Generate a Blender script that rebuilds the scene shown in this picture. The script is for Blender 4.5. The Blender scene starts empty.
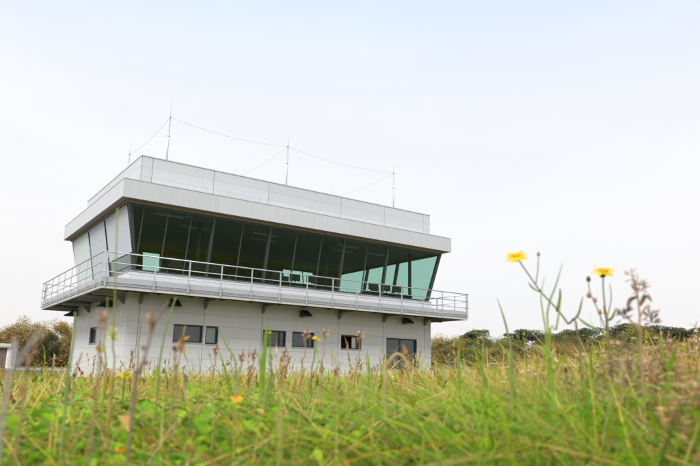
import bpy, math, random
import numpy as np
from mathutils import Vector, Matrix
random.seed(7)
RNG = np.random.default_rng(11)
SC = bpy.context.scene
COL = SC.collection

# ------------------------------------------------------------------ camera
CAM = np.array([-6.571, -23.765, 0.55])
YAW, PITCH, ROLL, FPX = 0.6089, 0.2170, 0.0213, 624.63
_d = np.array([math.sin(YAW)*math.cos(PITCH), math.cos(YAW)*math.cos(PITCH), math.sin(PITCH)])
_r = np.array([math.cos(YAW), -math.sin(YAW), 0.0])
_u = np.cross(_r, _d)
_r2 = math.cos(ROLL)*_r + math.sin(ROLL)*_u
_u2 = -math.sin(ROLL)*_r + math.cos(ROLL)*_u
cd = bpy.data.cameras.new('camera'); cam = bpy.data.objects.new('camera', cd); COL.objects.link(cam)
m = Matrix.Identity(4)
for i in range(3):
    m[i][0], m[i][1], m[i][2], m[i][3] = _r2[i], _u2[i], -_d[i], CAM[i]
cam.matrix_world = m
cd.sensor_width = 36; cd.lens = 36*FPX/700
cd.clip_start = 0.02; cd.clip_end = 4000
cd.dof.use_dof = True; cd.dof.focus_distance = 10; cd.dof.aperture_fstop = 8.0
SC.camera = cam

# ------------------------------------------------------------------ sky and sun
SUN_EL, SUN_AZ = math.radians(40), math.radians(-62)      # azimuth measured from +Y towards +X
w = bpy.data.worlds.new('World'); SC.world = w; w.use_nodes = True
nt = w.node_tree; nt.nodes.clear()
def N(t, **k):
    n = nt.nodes.new(t)
    for a, b in k.items(): setattr(n, a, b)
    return n
out = N('ShaderNodeOutputWorld')
sky = N('ShaderNodeTexSky'); sky.sky_type = 'NISHITA'; sky.sun_disc = False
sky.sun_elevation = SUN_EL; sky.sun_rotation = SUN_AZ; sky.dust_density = 3.0; sky.air_density = 1.0
bg1 = N('ShaderNodeBackground'); bg1.inputs[1].default_value = 0.11
nt.links.new(sky.outputs[0], bg1.inputs[0])
bg2 = N('ShaderNodeBackground'); bg2.inputs[1].default_value = 0.565
tc = N('ShaderNodeTexCoord'); sep = N('ShaderNodeSeparateXYZ'); nt.links.new(tc.outputs['Generated'], sep.inputs[0])
mp = N('ShaderNodeMapping'); mp.inputs['Scale'].default_value = (1.2, 1.2, 5.0); nt.links.new(tc.outputs['Generated'], mp.inputs[0])
noi = N('ShaderNodeTexNoise'); noi.inputs['Scale'].default_value = 1.6; noi.inputs['Detail'].default_value = 5
nt.links.new(mp.outputs[0], noi.inputs['Vector'])
cr = N('ShaderNodeValToRGB'); nt.links.new(sep.outputs[2], cr.inputs[0])      # cloud veil: even, thinner and bluer overhead
e = cr.color_ramp.elements
e[0].position = 0.0; e[0].color = (0.91, 0.885, 0.885, 1)
e[1].position = 1.0; e[1].color = (0.78, 0.89, 1.08, 1)
x = e.new(0.22); x.color = (0.985, 0.97, 0.968, 1)
x = e.new(0.40); x.color = (0.95, 0.962, 1.0, 1)
x = e.new(0.55); x.color = (0.765, 0.875, 1.04, 1)
nt.links.new(cr.outputs[0], bg2.inputs[0])
mr = N('ShaderNodeMapRange'); mr.inputs[1].default_value = 0.3; mr.inputs[2].default_value = 0.7
mr.inputs[3].default_value = 0.88; mr.inputs[4].default_value = 0.985
nt.links.new(noi.outputs[0], mr.inputs[0])
mx = N('ShaderNodeMixShader'); nt.links.new(mr.outputs[0], mx.inputs[0])
nt.links.new(bg1.outputs[0], mx.inputs[1]); nt.links.new(bg2.outputs[0], mx.inputs[2])
nt.links.new(mx.outputs[0], out.inputs[0])
sl = bpy.data.lights.new('sun', 'SUN'); sl.energy = 2.0; sl.angle = math.radians(22); sl.color = (1, 0.975, 0.94)
so = bpy.data.objects.new('sun', sl); COL.objects.link(so)
sd = Vector((math.sin(SUN_AZ)*math.cos(SUN_EL), math.cos(SUN_AZ)*math.cos(SUN_EL)*1.0, math.sin(SUN_EL)))
sd = Vector((-0.56, -0.43, 0.70)).normalized()
sky.sun_elevation = math.asin(sd.z); sky.sun_rotation = math.atan2(sd.x, sd.y)
so.rotation_euler = sd.to_track_quat('Z', 'Y').to_euler(); so.location = (-20, -30, 30)
SC.view_settings.view_transform = 'Standard'; SC.view_settings.look = 'None'
SC.view_settings.exposure = 0.85; SC.view_settings.gamma = 1
SC.render.resolution_x = 1024; SC.render.resolution_y = 682
SC.render.engine = 'CYCLES'
SC.cycles.transparent_max_bounces = 24

# ------------------------------------------------------------------ helpers
def pix(u, v, dist):
    """world point seen at photo pixel (u, v) at a horizontal distance dist from the photographer"""
    q = _d + (u-350)/FPX*_r2 - (v-233)/FPX*_u2
    return CAM + q*(dist/math.hypot(q[0], q[1]))
def azel(u, v):
    q = _d + (u-350)/FPX*_r2 - (v-233)/FPX*_u2
    return math.atan2(q[0], q[1]), math.atan2(q[2], math.hypot(q[0], q[1]))
def zg(x, y):
    r = math.hypot(x-CAM[0], y-CAM[1]); t = min(1, max(0, (r-5)/13)); t = t*t*(3-2*t)
    return 0.22*(1-t)
def zgv(x, y):
    r = np.hypot(x-CAM[0], y-CAM[1]); t = np.clip((r-5)/13, 0, 1); t = t*t*(3-2*t)
    return 0.22*(1-t)

def mat(name, col, rough=0.6, var=0.08, scale=6.0, metal=0.0, bump=0.0, bscale=40.0, spec=0.5, stretch=(1,1,1), col2=None):
    M = bpy.data.materials.new(name); M.use_nodes = True; t = M.node_tree; b = t.nodes['Principled BSDF']
    b.inputs['Roughness'].default_value = rough; b.inputs['Metallic'].default_value = metal
    b.inputs['Specular IOR Level'].default_value = spec
    tcn = t.nodes.new('ShaderNodeTexCoord'); mpn = t.nodes.new('ShaderNodeMapping'); mpn.inputs['Scale'].default_value = stretch
    t.links.new(tcn.outputs['Object'], mpn.inputs[0])
    n = t.nodes.new('ShaderNodeTexNoise'); n.inputs['Scale'].default_value = scale; n.inputs['Detail'].default_value = 6
    n.inputs['Roughness'].default_value = 0.65
    t.links.new(mpn.outputs[0], n.inputs['Vector'])
    r = t.nodes.new('ShaderNodeValToRGB'); c = Vector(col)
    a = c*(1-var) if col2 is None else c; d2 = c*(1+var) if col2 is None else Vector(col2)
    r.color_ramp.elements[0].color = (*a, 1); r.color_ramp.elements[1].color = (*d2, 1)
    r.color_ramp.elements[0].position = 0.3; r.color_ramp.elements[1].position = 0.7
    t.links.new(n.outputs[0], r.inputs[0]); t.links.new(r.outputs[0], b.inputs['Base Color'])
    if bump > 0:
        n2 = t.nodes.new('ShaderNodeTexNoise'); n2.inputs['Scale'].default_value = bscale; n2.inputs['Detail'].default_value = 4
        t.links.new(mpn.outputs[0], n2.inputs['Vector'])
        bm = t.nodes.new('ShaderNodeBump'); bm.inputs['Strength'].default_value = bump
        t.links.new(n2.outputs[0], bm.inputs['Height']); t.links.new(bm.outputs[0], b.inputs['Normal'])
    return M
def panel_mat(name, col):
    """coated metal cladding with faint rain streaks and a tone that differs from sheet to sheet"""
    M = mat(name, col, 0.45, 0.035, 1.8, stretch=(3.0, 3.0, 0.4), bump=0.03, bscale=2)
    t = M.node_tree; b = t.nodes['Principled BSDF']; l = b.inputs['Base Color'].links[0].from_socket
    oi = t.nodes.new('ShaderNodeObjectInfo'); mr_ = t.nodes.new('ShaderNodeMapRange')
    mr_.inputs[3].default_value = 0.94; mr_.inputs[4].default_value = 1.03
    t.links.new(oi.outputs['Random'], mr_.inputs[0])
    mu = t.nodes.new('ShaderNodeVectorMath'); mu.operation = 'SCALE'
    t.links.new(l, mu.inputs[0]); t.links.new(mr_.outputs[0], mu.inputs['Scale']); t.links.new(mu.outputs[0], b.inputs['Base Color'])
    return M
def glass_mat(name, tint, rough=0.01, ior=1.5):
    M = bpy.data.materials.new(name); M.use_nodes = True; t = M.node_tree; t.nodes.clear()
    o = t.nodes.new('ShaderNodeOutputMaterial'); tr = t.nodes.new('ShaderNodeBsdfTransparent'); tr.inputs[0].default_value = (*tint, 1)
    g = t.nodes.new('ShaderNodeBsdfGlossy'); g.inputs['Roughness'].default_value = rough; g.inputs[0].default_value = (0.9, 1, 0.97, 1)
    f = t.nodes.new('ShaderNodeFresnel'); ge = t.nodes.new('ShaderNodeNewGeometry'); im = t.nodes.new('ShaderNodeMapRange')
    im.inputs[3].default_value = ior; im.inputs[4].default_value = 1/ior      # same reflectance on the way in and out of the sheet
    t.links.new(ge.outputs['Backfacing'], im.inputs[0]); t.links.new(im.outputs[0], f.inputs[0])
    n = t.nodes.new('ShaderNodeTexNoise'); n.inputs['Scale'].default_value = 0.8
    bm = t.nodes.new('ShaderNodeBump'); bm.inputs['Strength'].default_value = 0.02; t.links.new(n.outputs[0], bm.inputs['Height'])
    t.links.new(bm.outputs[0], g.inputs['Normal'])
    x_ = t.nodes.new('ShaderNodeMixShader'); t.links.new(f.outputs[0], x_.inputs[0]); t.links.new(tr.outputs[0], x_.inputs[1]); t.links.new(g.outputs[0], x_.inputs[2])
    t.links.new(x_.outputs[0], o.inputs[0]); return M
def leaf_mat(name, trans=0.35, rough=0.5, rnd=0.0, gain=1.0):
    """plant material: colour from the 'Col' attribute of each blade or leaf, with light passing through"""
    M = bpy.data.materials.new(name); M.use_nodes = True; t = M.node_tree; t.nodes.clear()
    o = t.nodes.new('ShaderNodeOutputMaterial'); a = t.nodes.new('ShaderNodeAttribute'); a.attribute_name = 'Col'
    n = t.nodes.new('ShaderNodeTexNoise'); n.inputs['Scale'].default_value = 30; tcn = t.nodes.new('ShaderNodeTexCoord')
    t.links.new(tcn.outputs['Object'], n.inputs['Vector'])
    mr_ = t.nodes.new('ShaderNodeMapRange'); mr_.inputs[1].default_value = 0.3; mr_.inputs[2].default_value = 0.7
    mr_.inputs[3].default_value = 0.8*gain; mr_.inputs[4].default_value = 1.2*gain; t.links.new(n.outputs[0], mr_.inputs[0])
    mu = t.nodes.new('ShaderNodeVectorMath'); mu.operation = 'SCALE'; t.links.new(a.outputs['Color'], mu.inputs[0]); t.links.new(mr_.outputs[0], mu.inputs['Scale'])
    src = mu.outputs[0]
    if rnd > 0:
        oi = t.nodes.new('ShaderNodeObjectInfo'); hs = t.nodes.new('ShaderNodeHueSaturation')
        m1 = t.nodes.new('ShaderNodeMapRange'); m1.inputs[3].default_value = 0.5-rnd*0.06; m1.inputs[4].default_value = 0.5+rnd*0.06
        t.links.new(oi.outputs['Random'], m1.inputs[0]); t.links.new(m1.outputs[0], hs.inputs['Hue'])
        m2 = t.nodes.new('ShaderNodeMapRange'); m2.inputs[3].default_value = 1+rnd*0.4; m2.inputs[4].default_value = 1-rnd*0.4
        t.links.new(oi.outputs['Random'], m2.inputs[0]); t.links.new(m2.outputs[0], hs.inputs['Value'])
        t.links.new(src, hs.inputs['Color']); src = hs.outputs[0]
    b = t.nodes.new('ShaderNodeBsdfPrincipled'); b.inputs['Roughness'].default_value = rough; b.inputs['Specular IOR Level'].default_value = 0.10
    t.links.new(src, b.inputs['Base Color'])
    tl = t.nodes.new('ShaderNodeBsdfTranslucent'); t.links.new(src, tl.inputs[0])
    x_ = t.nodes.new('ShaderNodeMixShader'); x_.inputs[0].default_value = trans
    t.links.new(b.outputs[0], x_.inputs[1]); t.links.new(tl.outputs[0], x_.inputs[2]); t.links.new(x_.outputs[0], o.inputs[0])
    return M

MT = dict(
    panel=panel_mat('wall_cladding', (0.70, 0.692, 0.685)),
    fascia=panel_mat('fascia_cladding', (0.585, 0.592, 0.608)),
    gasket=mat('joint_gasket', (0.14, 0.14, 0.14), 0.8),
    wallcore=mat('wall_core', (0.16, 0.16, 0.155), 0.9),
    galv=mat('galvanised_steel', (0.50, 0.51, 0.53), 0.42, 0.14, 14, metal=0.35),
    steel=mat('painted_beam', (0.50, 0.50, 0.50), 0.55, 0.10, 8),
    darksteel=mat('dark_steel', (0.20, 0.20, 0.20), 0.6, 0.15, 9),
    deck=mat('deck_plate', (0.24, 0.24, 0.24), 0.75, 0.2, 7),
    white=mat('white_upstand', (0.64, 0.64, 0.655), 0.5, 0.05, 3, stretch=(3, 3, .5)),
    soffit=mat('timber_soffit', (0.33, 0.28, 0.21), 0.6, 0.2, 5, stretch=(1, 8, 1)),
    thin=mat('thin_mullion', (0.07, 0.08, 0.075), 0.45, 0.1),
    frame=mat('window_frame', (0.030, 0.033, 0.036), 0.4, 0.1),
    mull=mat('mullion_paint', (0.055, 0.06, 0.058), 0.45, 0.1),
    glass=glass_mat('green_glass', (0.775, 0.90, 0.86)),
    clear=glass_mat('clear_glass', (0.80, 0.86, 0.85)),
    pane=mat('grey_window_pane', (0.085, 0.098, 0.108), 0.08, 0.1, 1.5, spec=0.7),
    blind=mat('blind_and_sheen', (0.56, 0.57, 0.62), 0.8, 0.03, 3),
    ceil=mat('ceiling_board', (0.17, 0.18, 0.175), 0.8, 0.1, 2),
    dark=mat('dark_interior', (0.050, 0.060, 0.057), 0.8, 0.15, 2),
    desk=mat('desk_laminate', (0.10, 0.10, 0.09), 0.5, 0.1),
    black=mat('black_plastic', (0.018, 0.018, 0.019), 0.45, 0.2),
    lens=mat('lamp_lens', (0.30, 0.32, 0.33), 0.12, 0.05),
    curtain=mat('white_curtain', (0.70, 0.70, 0.68), 0.9, 0.05),
    brown=mat('brown_jamb', (0.22, 0.12, 0.07), 0.6, 0.15),
    wire=mat('lightning_wire', (0.50, 0.51, 0.52), 0.5, 0.1),
    roof=mat('roof_membrane', (0.22, 0.22, 0.22), 0.9, 0.1),
    bark=mat('tree_bark', (0.10, 0.075, 0.055), 0.9, 0.3, 6, bump=0.4),
    carw=mat('white_car_paint', (0.72, 0.73, 0.74), 0.25, 0.02),
    cars=mat('grey_car_paint', (0.26, 0.28, 0.31), 0.28, 0.02),
    carg=mat('car_window', (0.02, 0.025, 0.028), 0.06, 0.05),
    rubber=mat('tyre_rubber', (0.02, 0.02, 0.02), 0.8, 0.1),
    rim=mat('wheel_rim', (0.45, 0.46, 0.47), 0.35, 0.05, metal=0.7),
    hall=mat('pale_hall_sheet', (0.60, 0.60, 0.58), 0.6, 0.08, 2, stretch=(4, 4, .6)),
    hallroof=mat('hall_roof_edge', (0.80, 0.80, 0.80), 0.5, 0.04),
    hutwall=mat('hut_boards', (0.14, 0.10, 0.08), 0.7, 0.2, 4),
    hutroof=mat('hut_roof', (0.36, 0.32, 0.27), 0.8, 0.15, 4),
    plant=leaf_mat('plant_tissue', 0.35), grass=leaf_mat('grass_tissue', 0.42), dry=leaf_mat('dry_tissue', 0.25, 0.7),
    crown=leaf_mat('autumn_crown', 0.35, 0.7, 0.35), needle=leaf_mat('pine_needles', 0.2, 0.7, 0.3), petal=leaf_mat('petal_tissue', 0.4, 0.5),
)

class MB:
    """collects vertices and faces, then links them as one mesh object"""
    def __init__(s): s.v = []; s.f = []; s.c = []
    def add(s, vs, fs, col=None):
        o = len(s.v); s.v += [tuple(map(float, a)) for a in vs]; s.f += [tuple(i+o for i in f) for f in fs]
        s.c += [col if col is not None else (1, 1, 1)]*len(vs)
    def box(s, a, b, col=None):
        x0, y0, z0 = a; x1, y1, z1 = b
        s.add([(x0,y0,z0),(x1,y0,z0),(x1,y1,z0),(x0,y1,z0),(x0,y0,z1),(x1,y0,z1),(x1,y1,z1),(x0,y1,z1)],
              [(3,2,1,0),(4,5,6,7),(0,1,5,4),(1,2,6,5),(2,3,7,6),(3,0,4,7)], col)
    def hexa(s, q, n, t, col=None):
        """slab: four corners q pushed by thickness t along n"""
        q = [Vector(a) for a in q]; n = Vector(n).normalized()*t
        s.add([*q, *[a+n for a in q]], [(3,2,1,0),(4,5,6,7),(0,1,5,4),(1,2,6,5),(2,3,7,6),(3,0,4,7)], col)
    def tube(s, pts, rad, k=8, col=None, caps=True):
        pts = [Vector(p) for p in pts]; n = len(pts)
        if not hasattr(rad, '__len__'): rad = [rad]*n
        cols = col if isinstance(col, list) else [col]*n
        o = len(s.v); up = Vector((0.31, 0.17, 0.93))
        for i, p in enumerate(pts):
            d = (pts[min(i+1, n-1)]-pts[max(i-1, 0)]).normalized()
            a = d.cross(up); a = a.normalized() if a.length > 1e-3 else d.orthogonal().normalized(); b = d.cross(a)
            for j in range(k):
                th = 2*math.pi*j/k; s.v.append(tuple(p+(a*math.cos(th)+b*math.sin(th))*rad[i])); s.c.append(cols[i] or (1,1,1))
        for i in range(n-1):
            for j in range(k):
                j2 = (j+1) % k; s.f.append((o+i*k+j, o+i*k+j2, o+(i+1)*k+j2, o+(i+1)*k+j))
        if caps:
            s.f.append(tuple(o+j for j in range(k-1, -1, -1))); s.f.append(tuple(o+(n-1)*k+j for j in range(k)))
    def lathe(s, c, prof, k=10, col=None, axis=None):
        axis = Vector(axis or (0,0,1)).normalized(); a = axis.orthogonal().normalized(); b = axis.cross(a); c = Vector(c); o = len(s.v)
        for r, h in prof:
            for j in range(k):
                th = 2*math.pi*j/k; s.v.append(tuple(c+axis*h+(a*math.cos(th)+b*math.sin(th))*r)); s.c.append(col or (1,1,1))
        for i in range(len(prof)-1):
            for j in range(k):
                j2 = (j+1) % k; s.f.append((o+i*k+j, o+i*k+j2, o+(i+1)*k+j2, o+(i+1)*k+j))
        s.f.append(tuple(o+j for j in range(k-1, -1, -1))); s.f.append(tuple(o+(len(prof)-1)*k+j for j in range(k)))
    def blade(s, pts, wid, col, side=None, fold=0.0):
        """leaf or grass blade: strip along pts"""
        pts = [Vector(p) for p in pts]; n = len(pts); o = len(s.v)
        cols = col if isinstance(col, list) else [col]*n
        for i, p in enumerate(pts):
            d = (pts[min(i+1, n-1)]-pts[max(i-1, 0)]).normalized()
            a = (Vector(side) if side is not None else Vector((_r[0], _r[1], _r[2]))); a = (a-d*a.dot(d)).normalized()
            ww = wid[i] if hasattr(wid, '__len__') else wid*math.sin(math.pi*min(0.98, 0.12+0.88*i/(n-1)))**0.6
            nn = d.cross(a)
            for k_ in (-1, 0, 1): s.v.append(tuple(p+a*ww*k_*0.5+nn*abs(k_)*fold*ww)); s.c.append(cols[i])
        for i in range(n-1):
            for k_ in (0, 1): s.f.append((o+i*3+k_, o+i*3+k_+1, o+i*3+k_+4, o+i*3+k_+3))
    def mesh(s, name, material, smooth=False, colour=False):
        me = bpy.data.meshes.new(name); me.from_pydata(s.v, [], s.f); me.materials.append(material)
        if smooth: me.polygons.foreach_set('use_smooth', [True]*len(me.polygons))
        if colour:
            at = me.color_attributes.new('Col', 'FLOAT_COLOR', 'POINT')
            at.data.foreach_set('color', np.hstack([np.array(s.c, dtype=np.float32), np.ones((len(s.c), 1), np.float32)]).ravel())
        return me
    def build(s, name, material, parent=None, smooth=False, colour=False):
        return link(name, s.mesh(name, material, smooth, colour), parent)
def link(name, me, parent=None):
    o = bpy.data.objects.new(name, me); COL.objects.link(o)
    if parent is not None: o.parent = parent
    return o
def empty(name, loc=(0,0,0)):
    o = bpy.data.objects.new(name, None); COL.objects.link(o); o.location = loc; o.empty_display_size = 0.2
    return o
def tag(o, label, cat, group=None):
    o['label'] = label; o['category'] = cat
    if group: o['group'] = group
    return o
def put(o, root):
    """make o a part of root while keeping its world position"""
    o.parent = root
    return o
def bevel(o, wdt=0.01, seg=1):
    b = o.modifiers.new('bevel', 'BEVEL'); b.width = wdt; b.segments = seg; b.limit_method = 'ANGLE'
    return o
def holed(us, vs, holes, place, thick, normal):
    """wall sheet in the (u, v) plane with rectangular holes, extruded by thick along -normal"""
    us = sorted(set(us+[h[i] for h in holes for i in (0, 1) if us[0] < h[i] < us[-1]]))
    vs = sorted(set(vs+[h[i] for h in holes for i in (2, 3) if vs[0] < h[i] < vs[-1]]))
    nu, nv = len(us), len(vs); n = Vector(normal)*thick
    keep = {}
    for i in range(nu-1):
        for j in range(nv-1):
            cu, cv = (us[i]+us[i+1])/2, (vs[j]+vs[j+1])/2
            keep[i, j] = not any(h[0] < cu < h[1] and h[2] < cv < h[3] for h in holes)
    V = []; idx = {}; F = []
    def vi(i, j, back):
        if (i, j, back) not in idx:
            idx[i, j, back] = len(V); p = Vector(place(us[i], vs[j])); V.append(tuple(p-n if back else p))
        return idx[i, j, back]
    for (i, j), k in keep.items():
        if not k: continue
        F.append((vi(i,j,0), vi(i+1,j,0), vi(i+1,j+1,0), vi(i,j+1,0))); F.append((vi(i,j+1,1), vi(i+1,j+1,1), vi(i+1,j,1), vi(i,j,1)))
        for di, dj, a, b in ((0,-1,(i,j),(i+1,j)), (1,0,(i+1,j),(i+1,j+1)), (0,1,(i+1,j+1),(i,j+1)), (-1,0,(i,j+1),(i,j))):
            if not keep.get((i+di, j+dj), False):
                F.append((vi(*a,1), vi(*b,1), vi(*b,0), vi(*a,0)))
    mb = MB(); mb.v = V; mb.f = F; mb.c = [(1,1,1)]*len(V)
    return mb

# ------------------------------------------------------------------ ground
g = MB()
xs = sorted(set([-2500, -900, -400, -200, -120, -70] + [CAM[0]+i for i in np.arange(-40, 41, 2.0)] + [70, 120, 200, 400, 900, 2500]))
ys = sorted(set([-2500, -900, -400, -200, -120, -80] + [CAM[1]+i for i in np.arange(-40, 41, 2.0)] + [40, 80, 120, 200, 400, 900, 2500]))
for yv in ys:
    for xv in xs: g.v.append((xv, yv, zg(xv, yv))); g.c.append((1,1,1))
nx = len(xs)
for j in range(len(ys)-1):
    for i in range(nx-1): g.f.append((j*nx+i, j*nx+i+1, (j+1)*nx+i+1, (j+1)*nx+i))
MT['ground'] = mat('meadow_soil', (0.045, 0.050, 0.018), 0.95, 0.3, 0.9, bump=0.6, bscale=25, col2=(0.115, 0.105, 0.045))
o = g.build('ground', MT['ground'], smooth=True); o['kind'] = 'structure'
# pale concrete apron between the tower and the trees
p = MB()
def sheet(mb, u0, u1, d0, d1, z):
    a, b = azel(u0, 370)[0], azel(u1, 370)[0]; n = 12
    vs = []
    for dd in (d0, d1):
        for i in range(n+1):
            t = a+(b-a)*i/n; vs.append((CAM[0]+dd*math.sin(t), CAM[1]+dd*math.cos(t), z))
    mb.add(vs, [(i, i+1, n+2+i, n+1+i) for i in range(n)])
sheet(p, -260, 90, 62, 96, 0.006)
o = p.build('path', mat('pale_concrete', (0.24, 0.22, 0.20), 0.9, 0.15, 0.5)); o['kind'] = 'structure'

# ------------------------------------------------------------------ the control tower
W, D = 15.106, 8.917
T = empty('control_tower'); tag(T, 'pale grey airfield control tower with green glazed cab above a railed gallery', 'building')
XC = [0, .46, 3.03, 5.60, 9.47, 12.07, 14.67, W]
YC = [.0255, .45, 3.03, 5.84, 8.47, D-.0255]
ZR = [0.02, .43, .86, 1.30, 1.74, 2.17, 2.61, 3.05, 3.27]
FW = [(1.82, 3.01, 1.49, 2.17), (3.13, 3.67, 1.46, 2.17), (5.66, 6.77, 1.48, 2.15), (7.07, 8.20, 1.50, 2.15), (9.63, 10.78, 1.51, 2.14), (12.25, 14.18, 0.66, 2.13)]
LW = [(4.02, 5.42, 1.46, 2.15)]
def wall(name, cols, place, normal, holes):
    slab = holed([cols[0]+.02, cols[-1]-.02], [0.0, 3.28], holes, lambda a, b: Vector(place(a, b))-Vector(normal)*0.028, 0.22, normal).build(name, MT['gasket'], T)
    for i in range(len(cols)-1):
        for j in range(len(ZR)-1):
            gu, gv = 0.010, 0.0028
            a0 = cols[i]+(gu if i else 0); a1 = cols[i+1]-(gu if i < len(cols)-2 else 0); b0, b1 = ZR[j]+gv, ZR[j+1]-gv
            hs = [h for h in holes if h[0] < a1 and h[1] > a0 and h[2] < b1 and h[3] > b0]
            if any(h[0] <= a0 and h[1] >= a1 and h[2] <= b0 and h[3] >= b1 for h in hs): continue
            cuts = [a0, a1]                      # a window as tall as the course parts the sheet into separate pieces
            for h in hs:
                if h[2] <= b0 and h[3] >= b1: cuts += [c_ for c_ in h[:2] if a0 < c_ < a1]
            cuts = sorted(cuts)
            for c0, c1 in zip(cuts[:-1], cuts[1:]):
                mb = holed([c0, c1], [b0, b1], hs, place, 0.024, normal)
                if mb.f: mb.build('wall_panel', MT['panel'], slab)
    return slab
wall('front_wall', XC, lambda a, b: (a, 0, b), (0, -1, 0), FW)
wall('left_wall', YC, lambda a, b: (0, a, b), (-1, 0, 0), LW)
wall('right_wall', YC, lambda a, b: (W, a, b), (1, 0, 0), [])
wall('back_wall', XC, lambda a, b: (a, D, b), (0, 1, 0), [])
# ground-floor windows
def window(h, place, normal, kind='plain', sash=None):
    a0, a1, b0, b1 = h; n = Vector(normal); ft = 0.055
    mb = holed([a0, a1], [b0, b1], [(a0+ft, a1-ft, b0+ft, b1-ft)], lambda a, b: Vector(place(a, b))-n*0.09, 0.07, normal)
    fr = mb.build('window', MT['frame'], T)
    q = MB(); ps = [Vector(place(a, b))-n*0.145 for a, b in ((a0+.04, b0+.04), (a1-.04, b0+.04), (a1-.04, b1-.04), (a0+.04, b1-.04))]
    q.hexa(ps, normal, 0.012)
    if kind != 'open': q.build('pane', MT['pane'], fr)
    s_ = MB(); s_.hexa([Vector(place(a, b))+n*0.035 for a, b in ((a0-.02, b0-.03), (a1+.02, b0-.03), (a1+.02, b0-.004), (a0-.02, b0-.004))], -n, 0.12)
    s_.build('sill', MT['galv'], fr)
    if sash:
        for xm in sash:
            mm = MB(); mm.hexa([Vector(place(a, b))-n*0.135 for a, b in ((xm-.035, b0+ft), (xm+.035, b0+ft), (xm+.035, b1-ft), (xm-.035, b1-ft))], normal, 0.03)
            mm.build('glazing_bar', MT['frame'], fr)
    return fr
fp = lambda a, b: (a, 0, b)
w1 = window(FW[0], fp, (0,-1,0)); w2 = window(FW[1], fp, (0,-1,0)); w3 = window(FW[2], fp, (0,-1,0), sash=[6.52]); w4 = window(FW[3], fp, (0,-1,0), sash=[7.95])
w5 = window(FW[4], fp, (0,-1,0), 'open'); w6 = window(FW[5], fp, (0,-1,0), sash=[13.17])
wl = window(LW[0], lambda a, b: (0, a, b), (-1,0,0))
w5['label'] = 'opened window with a dark room and a strip of white curtain'; w6['label'] = 'tall wide two-leaf window near the right corner'
q = MB()
for i in range(7):       # the curtain's folds
    x0 = 10.36+i*.034; q.hexa([(x0, .20+.02*(i % 2), 1.54), (x0+.034, .20+.02*((i+1) % 2), 1.54), (x0+.034, .20+.02*((i+1) % 2), 2.10), (x0, .20+.02*(i % 2), 2.10)], (0,-1,0), .006)
q.build('curtain', MT['curtain'], w5)
q = MB(); q.box((10.61, .185, 1.565), (10.725, .24, 2.085)); q.build('side_board', MT['brown'], w5)
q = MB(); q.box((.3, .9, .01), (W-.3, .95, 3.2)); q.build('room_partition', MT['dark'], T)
# half-drawn curtain seen in the narrow window
q = MB()
for i in range(8):
    x0 = 3.19+i*.053; q.hexa([(x0, .19+.015*(i % 2), 1.53), (x0+.053, .19+.015*((i+1) % 2), 1.53), (x0+.053, .19+.015*((i+1) % 2), 2.11), (x0, .19+.015*(i % 2), 2.11)], (0,-1,0), .006)
q.build('curtain', MT['curtain'], w2)
for ch in list(w2.children):
    if ch.name.startswith('pane'): ch.data.materials[0] = MT['clear']

# gallery deck, channels and beams
G = 1.325
deck = MB(); deck.box((-G+.06, -G+.06, 3.31), (W+G-.06, D+G-.06, 3.40)); deck = deck.build('gallery_deck', MT['deck'], T)
def ring(mb, o0, o1, z0, z1):
    """rectangular ring between offsets o0 (outer) and o1 (inner)"""
    mb.box((-o0, -o0, z0), (W+o0, -o1, z1)); mb.box((-o0, D+o1, z0), (W+o0, D+o0, z1))
    mb.box((-o0, -o1, z0), (-o1, D+o1, z1)); mb.box((W+o1, -o1, z0), (W+o0, D+o1, z1))
q = MB(); ring(q, G-.03, G-.055, 3.184, 3.286); ring(q, G, G-.10, 3.16, 3.182); ring(q, G, G-.10, 3.288, 3.305); q.build('edge_channel', MT['steel'], deck)
q = MB(); ring(q, G-.045, G-.057, 3.41, 3.58); q.build('toe_board', MT['galv'], deck)
def ibeam(a, b, wd, z0, z1, name='cross_beam', m_=None):
    a, b = Vector(a), Vector(b); dd = (b-a).normalized(); sd_ = Vector((-dd.y, dd.x, 0)); mb = MB()
    for w_, za, zb in ((wd, z0, z0+.014), (wd, z1-.014, z1), (.012, z0+.014, z1-.014)):
        mb.hexa([(*(a-sd_*w_/2).xy, za), (*(b-sd_*w_/2).xy, za), (*(b+sd_*w_/2).xy, za), (*(a+sd_*w_/2).xy, za)], (0,0,1), zb-za)
    return mb.build(name, m_ or MT['darksteel'], deck)
for xv in XC[1:-1]:
    ibeam((xv, -.01, 0), (xv, -G+.14, 0), .10, 3.11, 3.305); ibeam((xv, D+.01, 0), (xv, D+G-.14, 0), .10, 3.11, 3.305)
for yv in YC[1:-1]:
    ibeam((-.01, yv, 0), (-G+.14, yv, 0), .10, 3.11, 3.305, m_=MT['steel']); ibeam((W+.01, yv, 0), (W+G-.14, yv, 0), .10, 3.11, 3.305)
for k in range(11):
    xv = .46+1.29*k+.645
    ibeam((xv, -.01, 0), (xv, -G+.14, 0), .06, 3.21, 3.308)
for k in range(7):
    yv = .45+1.29*k+.2
    ibeam((-.01, yv, 0), (-G+.14, yv, 0), .06, 3.21, 3.308)
def gusset(p0, n, s_):
    """triangular wall bracket under a beam"""
    p0, n, s_ = Vector(p0), Vector(n), Vector(s_); mb = MB()
    pr = [p0, p0+n*.30, p0+n*.26-Vector((0,0,.05)), p0+n*.06-Vector((0,0,.27)), p0-Vector((0,0,.27))]
    k = len(pr); mb.add([a-s_*.05 for a in pr]+[a+s_*.05 for a in pr], [tuple(range(k)), tuple(range(2*k-1, k-1, -1))]+[(i, k+i, k+(i+1) % k, (i+1) % k) for i in range(k)])
    return mb.build('bracket', MT['darksteel'], deck)
for xv in XC[1:-1]: gusset((xv, -.001, 3.108), (0,-1,0), (1,0,0))
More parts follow.
